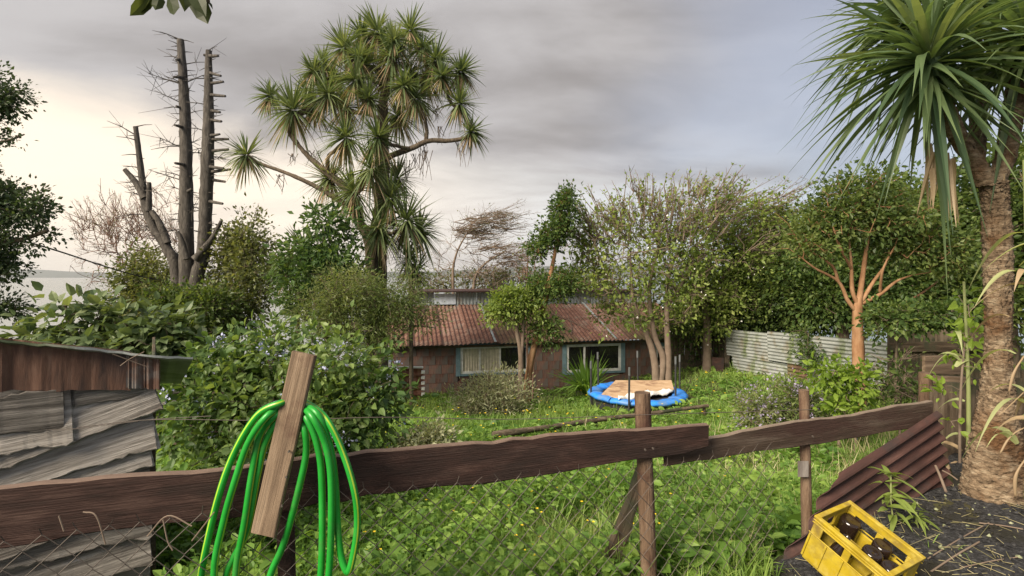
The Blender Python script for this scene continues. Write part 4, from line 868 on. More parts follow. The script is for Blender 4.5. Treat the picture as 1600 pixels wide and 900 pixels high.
def tree(name, label, cat, trunks, rads, blobs, ncl, per, cr, ls, lmat, bark, seed, tmpl=T_DIA, wid=.6, droop=.15, up=.5, step=.35, rtip=.006, expo=.45, jit=.25,
         shell=.45, group=None, flowers=None, crown='crown', base=None, individual=0, twigs=0, bow=.25, flat=1.0, lowpen=.6, inner=0.0, sprouts=None, bare=0.0, leafname='leaf'):
    rng = np.random.default_rng(seed); b0 = base or trunks[0][0]; root = thing(name, label, cat, b0, group)
    tm = trunk_mesh(root, trunks, rads, bark, seed=seed)
    T, out = fill(blobs, ncl, rng, shell)
    A, B, ra, rb = grow([t[1] for t in tm], T, rng, step, rtip, expo, jit, bow, lowpen, rmax=min(min(r) for r in rads)*.95)
    b = MB(); b.frusta(A, B, ra, rb, 5)
    if twigs:
        n = len(T)*twigs; o = unit(rng, n)*cr*1.3+np.repeat(out, twigs, 0)*cr*.7; s = np.repeat(T, twigs, 0); e = s+o; e[:, 2] += cr*.2
        b.frusta(s, e, np.full(n, rtip*.8), np.full(n, rtip*.35), 3)
    if sprouts:
        n, L0, dv, spread = sprouts; top = np.argsort(-(T[:, 2]+T@np.array(dv)*.5))[:max(40, len(T)//2)]; s = T[rng.choice(top, n)]
        d = np.array(dv)+rng.normal(size=(n, 3))*spread if dv[2] < 5 else (s-np.array(b0)-np.array([0, 0, 1.2]))*np.array([1, 1, .8])+rng.normal(size=(n, 3))*spread*2; d /= np.linalg.norm(d, axis=1, keepdims=True); L = L0*rng.uniform(.4, 1.15, n)
        e = s+d*L[:, None]; m_ = (s+e)/2+rng.normal(size=(n, 3))*.05*L0; b.frusta(s, m_, np.full(n, rtip*1.3), np.full(n, rtip)); b.frusta(m_, e, np.full(n, rtip), np.full(n, rtip*.5))
        f = rng.random((n, 3)); q = (m_[:, None]+(e-m_)[:, None]*f[..., None]).reshape(-1, 3); b.frusta(q, q+np.repeat(d, 3, 0)*.12+rng.normal(size=(n*3, 3))*.07, np.full(n*3, rtip*.7), np.full(n*3, rtip*.4), 3)
        sp_pts = (q, np.repeat(d, 3, 0))
    tag(b.build('branches', bark, root), kind='stuff')
    b = MB()
    if bare:
        zr = (T[:, 2]-T[:, 2].min())/np.ptp(T[:, 2]); kk = rng.random(len(T)) > bare*sstep(.35, .9, zr); T, out = T[kk], out[kk]
    if sprouts: place_leaves(b, sp_pts[0], sp_pts[1], rng, 2, .05, ls*.75, tmpl, wid, droop, up)
    place_leaves(b, T, out, rng, per, cr, ls, tmpl, wid, droop, up, flat=flat)
    if individual:
        # the leaves nearest the eye are objects of their own, the rest stays one mass
        V = np.concatenate(b.v).reshape(-1, len(tmpl[0]), 3); c = V.mean(1); key = c[:, 1]; 
        o = np.argsort(key); individual = min(individual, len(o)-12); pick = o[:individual]; rest = o[individual:]
        for i in pick:
            m2 = MB(); m2.add(V[i]-V[i][0], tmpl[1], tmpl[2]); link(leafname, m2.mesh('leaf'), root, Matrix.Translation(Vector(V[i][0])), lmat)
        b = MB(); n = len(rest); b.add(V[rest].reshape(-1, 3), (np.arange(n)[:, None]*len(tmpl[0])+tmpl[1][None]).ravel(), np.tile(tmpl[2], n))
    o = b.build(crown, lmat, root); tag(o, kind='stuff')
    if flowers:
        fm, frac, fper, fcr, fs, fout = flowers; k = rng.random(len(T)) < frac; b = MB(); place_leaves(b, T[k]+out[k]*cr*fout, out[k], rng, fper, fcr, fs, T_DIA, .9, 0, .5)
        tag(b.build('blossom_or_fleck', fm, root), kind='stuff')  # flowers on the bushes, white sky-gap flecks on the airy tree
    return root
def gpt(px, D, dz=-.1):
    x = (px-800)/800*D; return Vector((x, D, gzf(x, D)+dz))
def rosette(rng, c, r, n, width, dead=.12, tilt=(0, 0, 1), segs=4, up_bias=.15):
    d = unit(rng, n); tl = np.array(tilt, float); tl /= np.linalg.norm(tl); d = d+tl*up_bias*2; d /= np.linalg.norm(d, axis=1, keepdims=True)
    L = r*rng.uniform(.55, 1.2, n); dr = np.where(d[:, 2] > .5, rng.uniform(0, .22, n), rng.uniform(.1, .5, n))
    b = MB(); b.blades(np.array(c)[None]+d*r*.05, d, L, width, dr, segs, rng, .12, 0, [.55, .9, 1, .8, .45, .05])
    k = int(n*dead)
    if k:
        d2 = unit(rng, k)*np.array([1, 1, .3]); d2[:, 2] -= .9; b.blades(np.array(c)[None]+np.array([0, 0, -.05*r])+d2*.02, d2, r*rng.uniform(.7, 1.1, k), width*.8, .25, segs, rng, .1, 1)
    return b

# ------------------------------------------------------------------ lopped trees on the left
def build_lopped():
    rng = np.random.default_rng(77); D = 16
    t = thing('lopped_tree', 'tall lopped tree of three bare grey trunks with stubs of cut branches', 'tree', gpt(296, D, 0))
    specs = [([gpt(292, D), P(292, 450, D), P(291, 300, D), P(289, 180, D), P(282, 62, D)], [.27, .22, .19, .155, .10], 'tallest middle trunk'),
             ([gpt(300, D-.2), P(305, 455, D-.2), P(318, 390, D-.2), P(324, 260, D-.2), P(326, 180, D-.2), P(326, 79, D-.2)], [.25, .2, .185, .185, .15, .085], 'right trunk with short stubs on its right side'),
             ([gpt(288, D+.3), P(276, 432, D+.3), P(262, 390, D+.3), P(240, 355, D+.3), P(226, 315, D+.3), P(222, 280, D+.3), P(212, 198, D+.3)], [.2, .17, .155, .135, .125, .095, .07], 'short left trunk with a fork')]
    made = trunk_mesh(t, [s[0] for s in specs], [s[1] for s in specs], M['bark_grey'], noise=.045, sides=12, k=12)
    for (o, c, r), s in zip(made, specs): tag(o, s[2])
    # fork arms of the left trunk and low sprouts
    for pl, rr in (([(226, 310), (212, 285), (195, 265)], [.12, .09, .07]), ([(232, 330), (233, 305), (233, 285)], [.1, .08, .06]), ([(262, 380), (250, 350), (237, 330)], [.12, .1, .08])):
        trunk_mesh(made[2][0], [[P(x, y, D+.25) for x, y in pl]], [rr], M['bark_grey'], name='limb', seed=5)
    for pl, rr, k in (([(305, 405), (330, 375), (346, 345)], [.12, .08, .05], 1), ([(292, 405), (283, 375), (277, 362)], [.1, .08, .06], 0)):
        trunk_mesh(made[k][0], [[P(x, y, D-.4) for x, y in pl]], [rr], M['bark_grey'], name='limb', seed=6)
    stubs = {1: [(214, 343), (218, 357), (150, 352), (238, 357), (268, 360), (265, 350), (285, 352), (317, 348), (120, 345), (133, 349), (190, 346), (175, 344), (92, 341), (90, 318)], 0: [(95, 275), (125, 272), (170, 275), (200, 273), (255, 274), (300, 300)]}
    for k, lst in stubs.items():
        o, c, r = made[k]
        for y, x2 in lst:
            z = EYE-(y-431)/800*D; i = int(np.argmin(np.abs(c[:, 2]-z))); a = c[i]; e = np.array(P(x2, y-rng.uniform(-2, 6), D-.2-rng.uniform(0, .5)))
            b = MB(); b.tube([a, (a+e)/2, e], [.06, .048, .036], 6, 0, True, .06, rng); b.build('branch_stub', M['bark_grey'], o, True)
    # fine dead twigs
    for k, (o, c, r) in enumerate(made):
        b = MB(); n = (95, 60, 40)[k]
        for q in range(n):
            i = rng.integers(int(len(c)*.35), len(c)); a = c[i]; s = -1 if rng.random() < (.7, .35, .6)[k] else 1; d = np.array([s*rng.uniform(.4, 1), rng.normal()*.6, rng.uniform(-.15, .45)]); d /= np.linalg.norm(d)
            L = rng.gamma(2, .15)+.1; m_ = a+d*L*.5; e = a+d*L+np.array([0, 0, -.1*L]); b.frusta([a, m_], [m_, e], np.array([.02, .013]), np.array([.013, .006]), 4)
            if L > .5:
                for w in range(4): e2 = m_+rng.normal(size=3)*.2+d*.2; b.frusta([m_], [e2], np.array([.008]), np.array([.004]), 3)
        for y0, x0 in (((115, 232), (145, 250), (215, 250), (265, 232)) if k == 0 else ()):
            a = np.array(P(288, y0+18, D)); e = np.array(P(x0, y0, D-.3)); b.frusta([a], [e], np.array([.02]), np.array([.008]), 4)
            for w in range(14):
                f = rng.uniform(.3, 1); s_ = a+(e-a)*f; b.frusta([s_], [s_+rng.normal(size=3)*.25+(e-a)*.1], np.array([.009]), np.array([.004]), 3)
        tag(b.build('twigs', M['bark_grey'], o), kind='stuff')
build_lopped()

# ------------------------------------------------------------------ cabbage tree in the middle
def build_cabbage_tree():
    rng = np.random.default_rng(5); D = 15
    Z = lambda x, y, d=0: P(340+x*.5, y*.5, D+d)
    t = thing('cabbage_tree', 'tall many-headed cabbage tree with spiky leaf heads in the middle', 'tree', gpt(592, D, 0))
    trunks = [[gpt(590, D), Z(500, 800), Z(512, 640), Z(516, 480), Z(516, 350), Z(525, 250)], [gpt(585, D), Z(480, 800, -.3), Z(440, 690, -.3), Z(410, 600, -.4), Z(330, 530, -.5), Z(280, 485, -.5), Z(250, 450, -.5)],
              [Z(512, 500), Z(560, 480, -.3), Z(610, 462, -.5), Z(660, 440, -.5), Z(720, 440, -.5), Z(770, 432, -.5), Z(790, 418, -.5)], [Z(400, 640, -.4), Z(330, 595, -.5), Z(260, 560, -.6), Z(200, 535, -.6), Z(130, 510, -.6), Z(95, 485, -.6)]]
    tm = trunk_mesh(t, trunks, [[.34, .27, .22, .2, .15, .1], [.25, .17, .14, .12, .09, .07, .055], [.1, .085, .075, .07, .065, .055, .05], [.08, .07, .06, .05, .045, .04]], M['bark_brown'], noise=.06, k=6)
    heads = [(500,100,100,0),(600,95,85,.4),(395,150,85,-.2),(300,225,70,.2),(345,295,95,-.6),(235,345,115,-.5),(165,300,65,.2),(90,485,90,-.6),(680,190,90,0),(760,225,80,.3),(755,325,80,-.4),(790,412,65,-.5),(620,310,95,-.5),(470,200,95,.6),(545,185,95,-.5),
             (400,335,95,.5),(400,430,100,-.7),(500,430,95,-1),(565,365,100,.7),(430,250,90,-.8),(425,600,110,-.8),(350,560,95,-.2),(540,620,100,-.7),(590,690,118,-.8),(505,720,110,-.9),(630,720,100,.3),(480,530,100,-1),(560,560,90,.6),(655,255,80,.8),(330,195,65,.5),(600,230,75,.8),(300,340,75,.4),(450,110,70,.5),(550,130,75,-.6),(640,150,70,.3),(440,180,75,-.6),(520,250,75,.8),(360,240,70,.4),(580,270,75,-.9),(470,310,75,-.9),(700,240,65,-.5),(280,290,65,.4)]
    C = np.array([Z(x, y, d) for x, y, r, d in heads])
    A, B, ra, rb = grow([m_[1] for m_ in tm], C-np.array([0, 0, .15]), rng, .4, .05, .35, .35, .3, .7, rmax=.16)
    b = MB(); b.frusta(A, B, np.maximum(ra, .045), np.maximum(rb, .045), 7); tag(b.build('branches', M['bark_brown'], t, True), kind='stuff')
    for (x, y, r, d), c in zip(heads, C):
        rr = r*.5/800*D*1.0; tilt = (c-np.array(Z(510, 480)))*np.array([1, 1, .5])+np.array([0, 0, 1.2])
        rosette(rng, c, rr, int(80+r*.55), .052, .25, tilt, 4).build('leaf_head', [M['cord'], M['dead']], t)
    # hanging old flower stalks
    b = MB()
    for x, y, L in ((650, 470, 110), (620, 480, 90), (590, 500, 90), (770, 440, 90), (200, 545, 65), (230, 480, 45), (640, 440, 80), (690, 330, 60), (300, 470, 60), (700, 395, 60)):
        for q in range(7):
            a = np.array(Z(x+rng.normal()*12, y, -.4)); e = np.array(Z(x+rng.normal()*14, y+L*rng.uniform(.5, 1), -.4)); m_ = (a+e)/2+rng.normal(size=3)*.05; b.frusta([a, m_], [m_, e], np.array([.012, .009]), np.array([.009, .005]), 3)
    tag(b.build('flower_stalks', M['bark_twig'], t), kind='stuff')
    for k, (x, y, r, d, lab) in enumerate(((250, 835, 80, -1.2, 'young spiky cabbage tree left of the tall one, half hidden by shrubs'), (605, 840, 75, -.5, 'young spiky cabbage tree at the right foot of the tall one'))):
        c = Z(x, y, d); s = thing('young_cabbage_tree', lab, 'tree', (c.x, c.y, gzf(c.x, c.y)), 'young cabbage trees')
        log('trunk', [c, Vector((c.x, c.y, gzf(c.x, c.y)-.1))], .06, M['bark_brown'], s, 8, k)
        for q in range(2): rosette(rng, np.array(c)+rng.normal(size=3)*.15+np.array([0, 0, .3*q]), r*.5/800*D*1.1, 110, .05, .1).build('leaf_head', [M['cord'], M['dead']], s)
build_cabbage_tree()

# ------------------------------------------------------------------ trees and shrubs behind, left half
def trunkline(*pts): return [Vector(p) for p in pts]
tree('evergreen_tree', 'dark evergreen tree reaching in from the left edge', 'tree', [trunkline(gpt(-140, 9), P(-130, 430, 9), P(-110, 250, 9), P(-80, 120, 9)), trunkline(P(-125, 400, 9), P(-40, 385, 9), P(30, 375, 9), P(75, 360, 9)), trunkline(P(-110, 250, 9), P(-50, 230, 9), P(10, 220, 9), P(38, 210, 9)), trunkline(P(-110, 200, 9), P(-50, 185, 9), P(20, 170, 9))],
     [[.2, .16, .12, .07], [.06, .05, .04, .03], [.035, .03, .02, .012], [.04, .035, .02]], [blob(0, 160, 9, 42, 24, .35), blob(-40, 140, 9, 60, 30, .5), blob(22, 210, 9, 13, 8, .12), blob(0, 320, 9, 56, 34, .5), blob(50, 332, 9, 26, 32, .35), blob(40, 368, 9, 45, 16, .4), blob(-30, 400, 9, 50, 50, .6), blob(0, 425, 9, 38, 18, .4), blob(-5, 480, 9, 30, 14, .4), blob(-90, 300, 9, 90, 180, .8)],
     480, 64, .085, .06, M['conifer'], M['bark_brown'], 1, rtip=.005, twigs=3, step=.2, shell=.2)
tree('bare_tree', 'leafless reddish twiggy tree behind the lopped trunks', 'tree', [trunkline(gpt(215, 21), P(212, 450, 21), P(208, 400, 21))], [[.14, .1, .07]],
     [blob(180, 385, 21, 52, 50), blob(215, 365, 21, 40, 55), blob(250, 395, 21, 40, 45)], 330, 2, .2, .05, M['scrub'], M['bark_red'], 2, rtip=.009, twigs=3, expo=.36, step=.4, shell=.6, sprouts=(260, 1.1, (-.25, 0, .9), .4))
tree('tall_shrub', 'bushy mid-green shrub in front of the lopped trunks, left side', 'shrub', [trunkline(gpt(225, 17), P(228, 450, 17))], [[.12, .07]], [blob(225, 425, 17.4, 38, 38), blob(210, 450, 17.4, 30, 30), blob(252, 455, 17.4, 30, 30), blob(230, 485, 17.4, 60, 34)], 230, 46, .20, .10, M['scrub'], M['bark_brown'], 3, rtip=.008, twigs=2, group='shrubs around the lopped trunks')
tree('tall_shrub', 'dark bushy shrub with bare twig tips right of the lopped trunks', 'shrub', [trunkline(gpt(370, 16), P(368, 450, 16))], [[.12, .07]], [blob(375, 390, 16.4, 44, 40), blob(395, 380, 16.4, 32, 38), blob(358, 430, 16.4, 30, 42), blob(395, 430, 16, 42, 60), blob(360, 480, 16, 70, 40)], 280, 46, .18, .10, M['scrub'], M['bark_brown'], 4, rtip=.008, twigs=4, group='shrubs around the lopped trunks')
tree('tall_shrub', 'olive leafy shrub around the foot of the lopped trunks', 'shrub', [trunkline(gpt(300, 14.5), P(300, 470, 14.5))], [[.1, .06]], [blob(300, 482, 14.5, 42, 26), blob(262, 468, 14.5, 26, 26), blob(335, 475, 14.5, 30, 30), blob(300, 510, 14.5, 60, 26)], 180, 46, .18, .10, M['hedge2'], M['bark_brown'], 5, rtip=.008, twigs=2, group='shrubs around the lopped trunks')
tree('leafy_shrub', 'dark broadleaf shrub at the left foot of the cabbage tree', 'shrub', [trunkline(gpt(510, 13), P(508, 420, 13), P(505, 360, 13))], [[.1, .07, .04]], [blob(515, 380, 13, 34, 42), blob(500, 345, 13, 14, 18), blob(535, 420, 13, 48, 38), blob(478, 420, 13, 38, 48), blob(500, 465, 13, 60, 36)], 170, 40, .16, .13, M['bush'], M['bark_brown'], 6, T_DIA, wid=.5)
tree('feathery_tree', 'soft feathery olive-green tree in front of the house corner', 'tree', [trunkline(gpt(598, 11), P(595, 560, 11), P(585, 500, 11)), trunkline(P(595, 560, 11), P(560, 520, 11), P(530, 490, 11)), trunkline(P(595, 560, 11), P(640, 513, 11), P(680, 512, 11))], [[.07, .055, .03], [.035, .025, .02], [.035, .022, .012]],
     [blob(570, 468, 11, 72, 40), blob(520, 495, 11, 60, 42), blob(628, 472, 11, 45, 34), blob(575, 520, 11, 62, 36), blob(660, 495, 11, 30, 14), blob(545, 445, 11, 45, 24)], 480, 40, .13, .075, M['feather'], M['bark_brown'], 7, wid=.22, rtip=.005, twigs=3, droop=.25, up=.3, shell=.25)
tree('big_leaf_shrub', 'dark shrub with large drooping leaves above the shed roof', 'shrub', [trunkline(gpt(190, 6), P(190, 560, 6), P(200, 500, 6)), trunkline(P(190, 560, 6), P(120, 520, 6), P(100, 470, 6)), trunkline(P(190, 560, 6), P(270, 520, 6))], [[.05, .035, .02], [.03, .02, .012], [.03, .018]],
     [blob(115, 515, 6, 46, 30), blob(180, 518, 6, 58, 30), blob(250, 525, 6, 58, 32), blob(100, 475, 6, 20, 9), blob(60, 540, 6, 36, 24), blob(290, 545, 6, 36, 24), blob(180, 555, 6, 130, 30), blob(150, 492, 6, 26, 14)], 250, 9, .10, .145, M['bigleaf'], M['bark_brown'], 8, T_OVAL, wid=.72, droop=.45, up=.75, individual=300, step=.2, twigs=0, rtip=.004)
tree('flowering_bush', 'large leafy bush with clusters of pale blue flowers behind the hose', 'bush', [trunkline(gpt(430, 5.4), P(430, 690, 5.4), P(425, 630, 5.4)), trunkline(gpt(445, 5.4), P(480, 680, 5.4), P(520, 620, 5.4)), trunkline(gpt(415, 5.4), P(370, 680, 5.4), P(330, 640, 5.4))], [[.04, .03, .018], [.035, .025, .012], [.035, .025, .012]],
     [blob(430, 570, 5.4, 80, 58), blob(335, 590, 5.4, 62, 52), blob(530, 590, 5.3, 75, 62), blob(390, 630, 5.2, 90, 60), blob(500, 660, 5.0, 85, 70), blob(310, 660, 5.2, 62, 60), blob(585, 640, 5.2, 42, 60), blob(400, 530, 5.6, 50, 24), blob(420, 720, 5.0, 120, 50)], 640, 13, .085, .085, M['bush'], M['bark_brown'], 9, T_OVAL, wid=.66, droop=.2, up=.6, individual=300, step=.2, rtip=.003, flowers=(M['petal'], .085, 24, .03, .022, 1.9))

# ------------------------------------------------------------------ right half
tree('wispy_tree', 'thin leafless windswept tree behind the house roof', 'tree', [trunkline(gpt(715, 25), P(708, 450, 25), P(712, 400, 25), P(735, 355, 25)), trunkline(gpt(735, 25), P(740, 450, 25), P(755, 415, 25), P(790, 392, 25))], [[.1, .08, .05, .03], [.1, .08, .05, .03]],
     [blob(745, 355, 25, 40, 20), blob(760, 340, 25, 36, 10), blob(770, 410, 25, 45, 26), blob(720, 385, 25, 25, 40), blob(765, 430, 25, 50, 20), blob(690, 420, 25, 14, 25)], 260, 2, .3, .06, M['scrub'], M['bark_twig'], 10, rtip=.010, twigs=3, expo=.35, step=.5, shell=.4, sprouts=(330, 1.5, (1, 0, .12), .2))
tree('far_scrub', 'low grey-brown scrub behind the house roof, under the wispy tree', 'shrub', [trunkline(gpt(760, 26), P(760, 470, 26))], [[.08, .05]], [blob(760, 442, 26, 44, 16), blob(710, 446, 26, 30, 13), blob(800, 440, 26, 34, 16), blob(665, 442, 26, 24, 14)], 190, 14, .25, .12, M['scrub'], M['bark_twig'], 70, twigs=6, rtip=.01, group='scrub behind the house')
tree('far_scrub', 'green scrub behind the house roof, between the slim tree and the airy tree', 'shrub', [trunkline(gpt(880, 26), P(880, 470, 26))], [[.08, .05]], [blob(860, 446, 26, 34, 14), blob(905, 448, 26, 34, 15), blob(940, 452, 26, 26, 13)], 130, 26, .3, .14, M['hedge2'], M['bark_twig'], 71, twigs=2, rtip=.01, group='scrub behind the house')
def slim():
    D = 14.8
    tree('slim_tree', 'slim leaning tree with narrow dark crown in front of the house', 'tree', [trunkline(gpt(822, D), P(828, 570, D), P(845, 500, D), P(858, 440, D), P(868, 390, D), P(878, 330, D))], [[.12, .1, .085, .07, .05, .03]],
         [blob(880, 330, D, 17, 34), blob(868, 365, D, 20, 22), blob(850, 368, D, 10, 12), blob(880, 440, D, 30, 16), blob(855, 450, D, 34, 20), blob(838, 385, D, 12, 20), blob(850, 515, D, 30, 16)], 190, 46, .12, .085, M['hedge'], M['bark_orange'], 11, rtip=.006, twigs=2)
    tree('round_crown_tree', 'small round-headed tree in front of the left window', 'tree', [trunkline(gpt(812, D-.3), P(814, 560, D-.3), P(808, 520, D-.3), P(805, 495, D-.3)), trunkline(P(814, 560, D-.3), P(817, 530, D-.3), P(818, 500, D-.3))], [[.09, .075, .06, .05], [.06, .05, .04]],
         [blob(800, 478, D-.3, 40, 22), blob(775, 485, D-.3, 20, 17), blob(815, 470, D-.3, 25, 15), blob(790, 462, D-.3, 20, 9)], 110, 50, .11, .08, M['apple'], M['bark_twig'], 12, rtip=.006)
    tree('bare_sapling', 'thin bare saplings rising beside the round-headed tree', 'tree', [trunkline(gpt(826, 16), P(822, 470, 16), P(824, 420, 16), P(826, 385, 16)), trunkline(gpt(832, 16), P(836, 450, 16), P(835, 400, 16))], [[.035, .03, .02, .01], [.03, .02, .01]], [blob(828, 400, 16, 16, 32), blob(815, 430, 16, 12, 22)], 60, 5, .1, .07, M['scrub'], M['bark_red'], 13, twigs=5, rtip=.006)
slim()
D = 15.6
tree('airy_tree', 'half-bare airy tree with upright pale twigs behind the trampoline', 'tree',
     [trunkline(gpt(1026, D), P(1022, 560, D), P(1008, 515, D), P(990, 470, D), P(985, 400, D)), trunkline(gpt(1030, D), P(1036, 560, D), P(1022, 520, D), P(1015, 450, D), P(1030, 380, D)), trunkline(gpt(1044, D), P(1044, 550, D), P(1042, 500, D), P(1045, 430, D), P(1065, 380, D)), trunkline(P(1008, 515, D), P(975, 470, D), P(945, 420, D), P(925, 370, D)), trunkline(P(1042, 480, D), P(1075, 430, D), P(1110, 390, D))],
     [[.12, .11, .09, .065, .03], [.11, .1, .08, .06, .03], [.12, .1, .085, .06, .03], [.06, .05, .04, .02], [.06, .045, .02]],
     [blob(950, 360, D, 48, 42), blob(1000, 350, D, 55, 36), blob(1045, 345, D, 48, 34), blob(930, 400, D, 38, 45), blob(1000, 390, D, 70, 50), blob(1060, 385, D, 50, 50), blob(985, 450, D, 70, 40), blob(960, 490, D, 45, 26), blob(1060, 450, D, 40, 45), blob(1000, 312, D, 40, 14), blob(1065, 312, D, 34, 14), blob(912, 370, D, 28, 45), blob(1095, 350, D, 36, 40), blob(920, 430, D, 32, 30), blob(1030, 500, D, 60, 20), blob(1110, 320, D, 40, 30), blob(1080, 410, D, 50, 40)],
     660, 16, .15, .105, M['apple'], M['bark_twig'], 14, rtip=.011, twigs=5, expo=.38, shell=.3, flowers=(M['white'], .25, 2, .10, .045, 1.3), lowpen=1.2, sprouts=(420, .8, (0, 0, 9), .3), bare=.7)  # no petals: white flecks imitate sky gaps and pale leaves in the crown
D = 17.2
tree('windswept_tree', 'leafy tree with long twigs swept to the right beside the airy one', 'tree', [trunkline(gpt(1105, D), P(1105, 510, D), P(1100, 450, D), P(1115, 390, D)), trunkline(P(1102, 480, D), P(1140, 420, D), P(1180, 370, D))], [[.16, .13, .1, .05], [.09, .06, .03]],
     [blob(1120, 400, D, 60, 48), blob(1170, 380, D, 48, 45), blob(1110, 345, D, 45, 28), blob(1160, 335, D, 50, 26), blob(1195, 315, D, 26, 14), blob(1130, 460, D, 70, 40), blob(1190, 430, D, 48, 50), blob(1210, 345, D, 20, 30), blob(1100, 490, D, 60, 26)],
     430, 44, .2, .10, M['apple'], M['bark_twig'], 15, rtip=.009, twigs=4, expo=.38, shell=.3, flowers=(M['white'], .2, 2, .10, .045, 1.3), sprouts=(300, 1.7, (.95, 0, .40), .14), bare=.5)  # carries the same white flecks as the airy tree
for k, (lab, px, D, r, bl, mt, seed) in enumerate((
    ('dense dark hedge tree behind the left end of the iron fence', 1130, 18.5, .15, [(1120, 480, 75, 50), (1160, 500, 60, 40), (1090, 500, 45, 40), (1190, 470, 50, 60), (1140, 540, 70, 30)], 'hedge', 20),
    ('tall dense green tree behind the middle of the iron fence', 1240, 17, .2, [(1235, 390, 45, 55), (1260, 430, 60, 60), (1215, 450, 55, 60), (1250, 350, 34, 26), (1240, 490, 80, 35)], 'hedge2', 21),
    ('bushy evergreen behind the iron fence next to the reddish trunk', 1320, 15.6, .2, [(1310, 420, 60, 50), (1350, 435, 70, 55), (1300, 460, 60, 35), (1390, 460, 60, 35)], 'hedge', 22),
    ('tall dark evergreen behind the plank fence left of the palm', 1440, 13.5, .2, [(1430, 340, 70, 60), (1480, 380, 70, 70), (1440, 430, 80, 60), (1510, 450, 60, 60), (1470, 480, 80, 40), (1395, 330, 40, 45)], 'hedge', 23),
    ('dense green tree behind the palm at the right edge', 1580, 12, .2, [(1560, 350, 70, 90), (1600, 420, 80, 90), (1540, 460, 60, 60), (1620, 300, 80, 70)], 'hedge2', 24))):
    tree('hedge_tree', lab, 'tree', [trunkline(gpt(px, D), P(px-4, 500, D), P(px+3, 430, D))], [[r, r*.8, r*.4]], [blob(x, y, D, a, b_, None) for x, y, a, b_ in bl], 260, 92, .27, .115, M[mt], M['bark_brown'], seed, rtip=.009, group='trees behind the right-hand fences')
D = 9.6
tree('red_trunk_tree', 'tree with smooth orange-brown trunk and spreading limbs before the iron fence', 'tree',
     [trunkline(gpt(1343, D), P(1341, 560, D), P(1340, 490, D), P(1344, 460, D), P(1352, 400, D), P(1362, 340, D)), trunkline(P(1341, 490, D), P(1325, 470, D), P(1310, 440, D), P(1275, 420, D), P(1255, 405, D)), trunkline(P(1343, 480, D), P(1332, 455, D), P(1330, 410, D), P(1325, 360, D)), trunkline(P(1345, 475, D), P(1375, 460, D), P(1400, 440, D), P(1425, 430, D)), trunkline(P(1347, 470, D), P(1365, 440, D), P(1385, 410, D), P(1400, 360, D)), trunkline(P(1375, 497, D+.5), P(1405, 478, D+.5), P(1445, 455, D+.5), P(1490, 420, D+.5))[:3]+[P(1490, 420, D+.5)], trunkline(P(1310, 440, D), P(1300, 415, D), P(1270, 395, D), P(1258, 370, D-.2)), trunkline(P(1330, 420, D), P(1312, 385, D-.2), P(1300, 350, D-.2)), trunkline(P(1375, 455, D), P(1380, 420, D-.2), P(1398, 385, D-.2))],
     [[.125, .105, .09, .05, .036, .02], [.042, .036, .028, .02, .012], [.042, .036, .024, .012], [.042, .034, .024, .014], [.038, .032, .02, .01], [.025, .022, .012], [.03, .024, .016, .01], [.028, .022, .014], [.028, .02, .012]],
     [blob(1320, 330, D, 55, 42), blob(1385, 335, D, 62, 45), blob(1345, 290, D, 42, 30), blob(1272, 380, D, 36, 30), blob(1425, 375, D, 60, 36), blob(1292, 340, D, 40, 34), blob(1475, 385, D, 48, 34)],
     430, 30, .12, .075, M['hedge2'], M['bark_orange'], 25, rtip=.006, twigs=1, expo=.36, shell=.35)

# ------------------------------------------------------------------ smaller plants
def clump(name, label, cat, c, r, n, width, mat, seed, h=1.0, group=None, indiv=True):
    rng = np.random.default_rng(seed); t = thing(name, label, cat, c, group)
    for k in range(n):
        a = rng.uniform(0, 2*np.pi); el = rng.uniform(.55, 1.5); d = np.array([[math.cos(a)*math.cos(el), math.sin(a)*math.cos(el), math.sin(el)]])
        b = MB(); b.blades(np.array(c)[None]*0+np.array([[.06*math.cos(a), .06*math.sin(a), 0]]), d, r*rng.uniform(.7, 1.15), width, rng.uniform(.2, .65)*(1-.5*(el > 1.1)), 6, rng, .15, 0, [.7, 1, .95, .7, .35, .04])
        link('leaf', b.mesh('leaf'), t, Matrix.Translation(Vector(c)), mat)
    return t
c = gpt(918, 15.7, .08); clump('flax_clump', 'big clump of arching strap leaves below the right window', 'plant', c, 1.45, 150, .085, M['weed'], 31)
tree('dry_bush', 'straggly grey-green bush with dry stems in front of the left window', 'bush', [trunkline(gpt(770, 12.6), P(770, 640, 12.6))], [[.05, .03]], [blob(765, 615, 12.6, 46, 28), blob(800, 610, 12.6, 34, 26), blob(745, 635, 12.6, 35, 28), blob(775, 645, 12.6, 60, 22), blob(760, 595, 12.6, 28, 14)], 260, 20, .11, .085, M['greyleaf'], M['bark_twig'], 32, wid=.3, twigs=5, rtip=.004, up=.2, droop=-.2)
tree('grey_shrub', 'low grey-green shrub behind the middle of the fence rail', 'bush', [trunkline(gpt(655, 5.2), P(655, 720, 5.2))], [[.02, .012]], [blob(660, 690, 5.2, 40, 26), blob(640, 705, 5.2, 36, 22), blob(685, 700, 5.2, 26, 22)], 150, 16, .05, .05, M['greyleaf'], M['bark_twig'], 33, wid=.45, rtip=.003, step=.15)
tree('lilac_shrub', 'greyish shrub with dusty lilac flower heads before the iron fence', 'bush', [trunkline(gpt(1230, 8.2), P(1230, 640, 8.2))], [[.03, .018]], [blob(1215, 635, 8.2, 52, 34), blob(1260, 630, 8.2, 40, 28), blob(1180, 655, 8.2, 34, 24), blob(1300, 640, 8.0, 36, 26), blob(1230, 660, 8, 70, 24)], 280, 18, .075, .07, M['feather'], M['bark_twig'], 34, wid=.4, twigs=2, rtip=.004, flowers=(M['lilac'], .5, 16, .05, .03, 1.6))
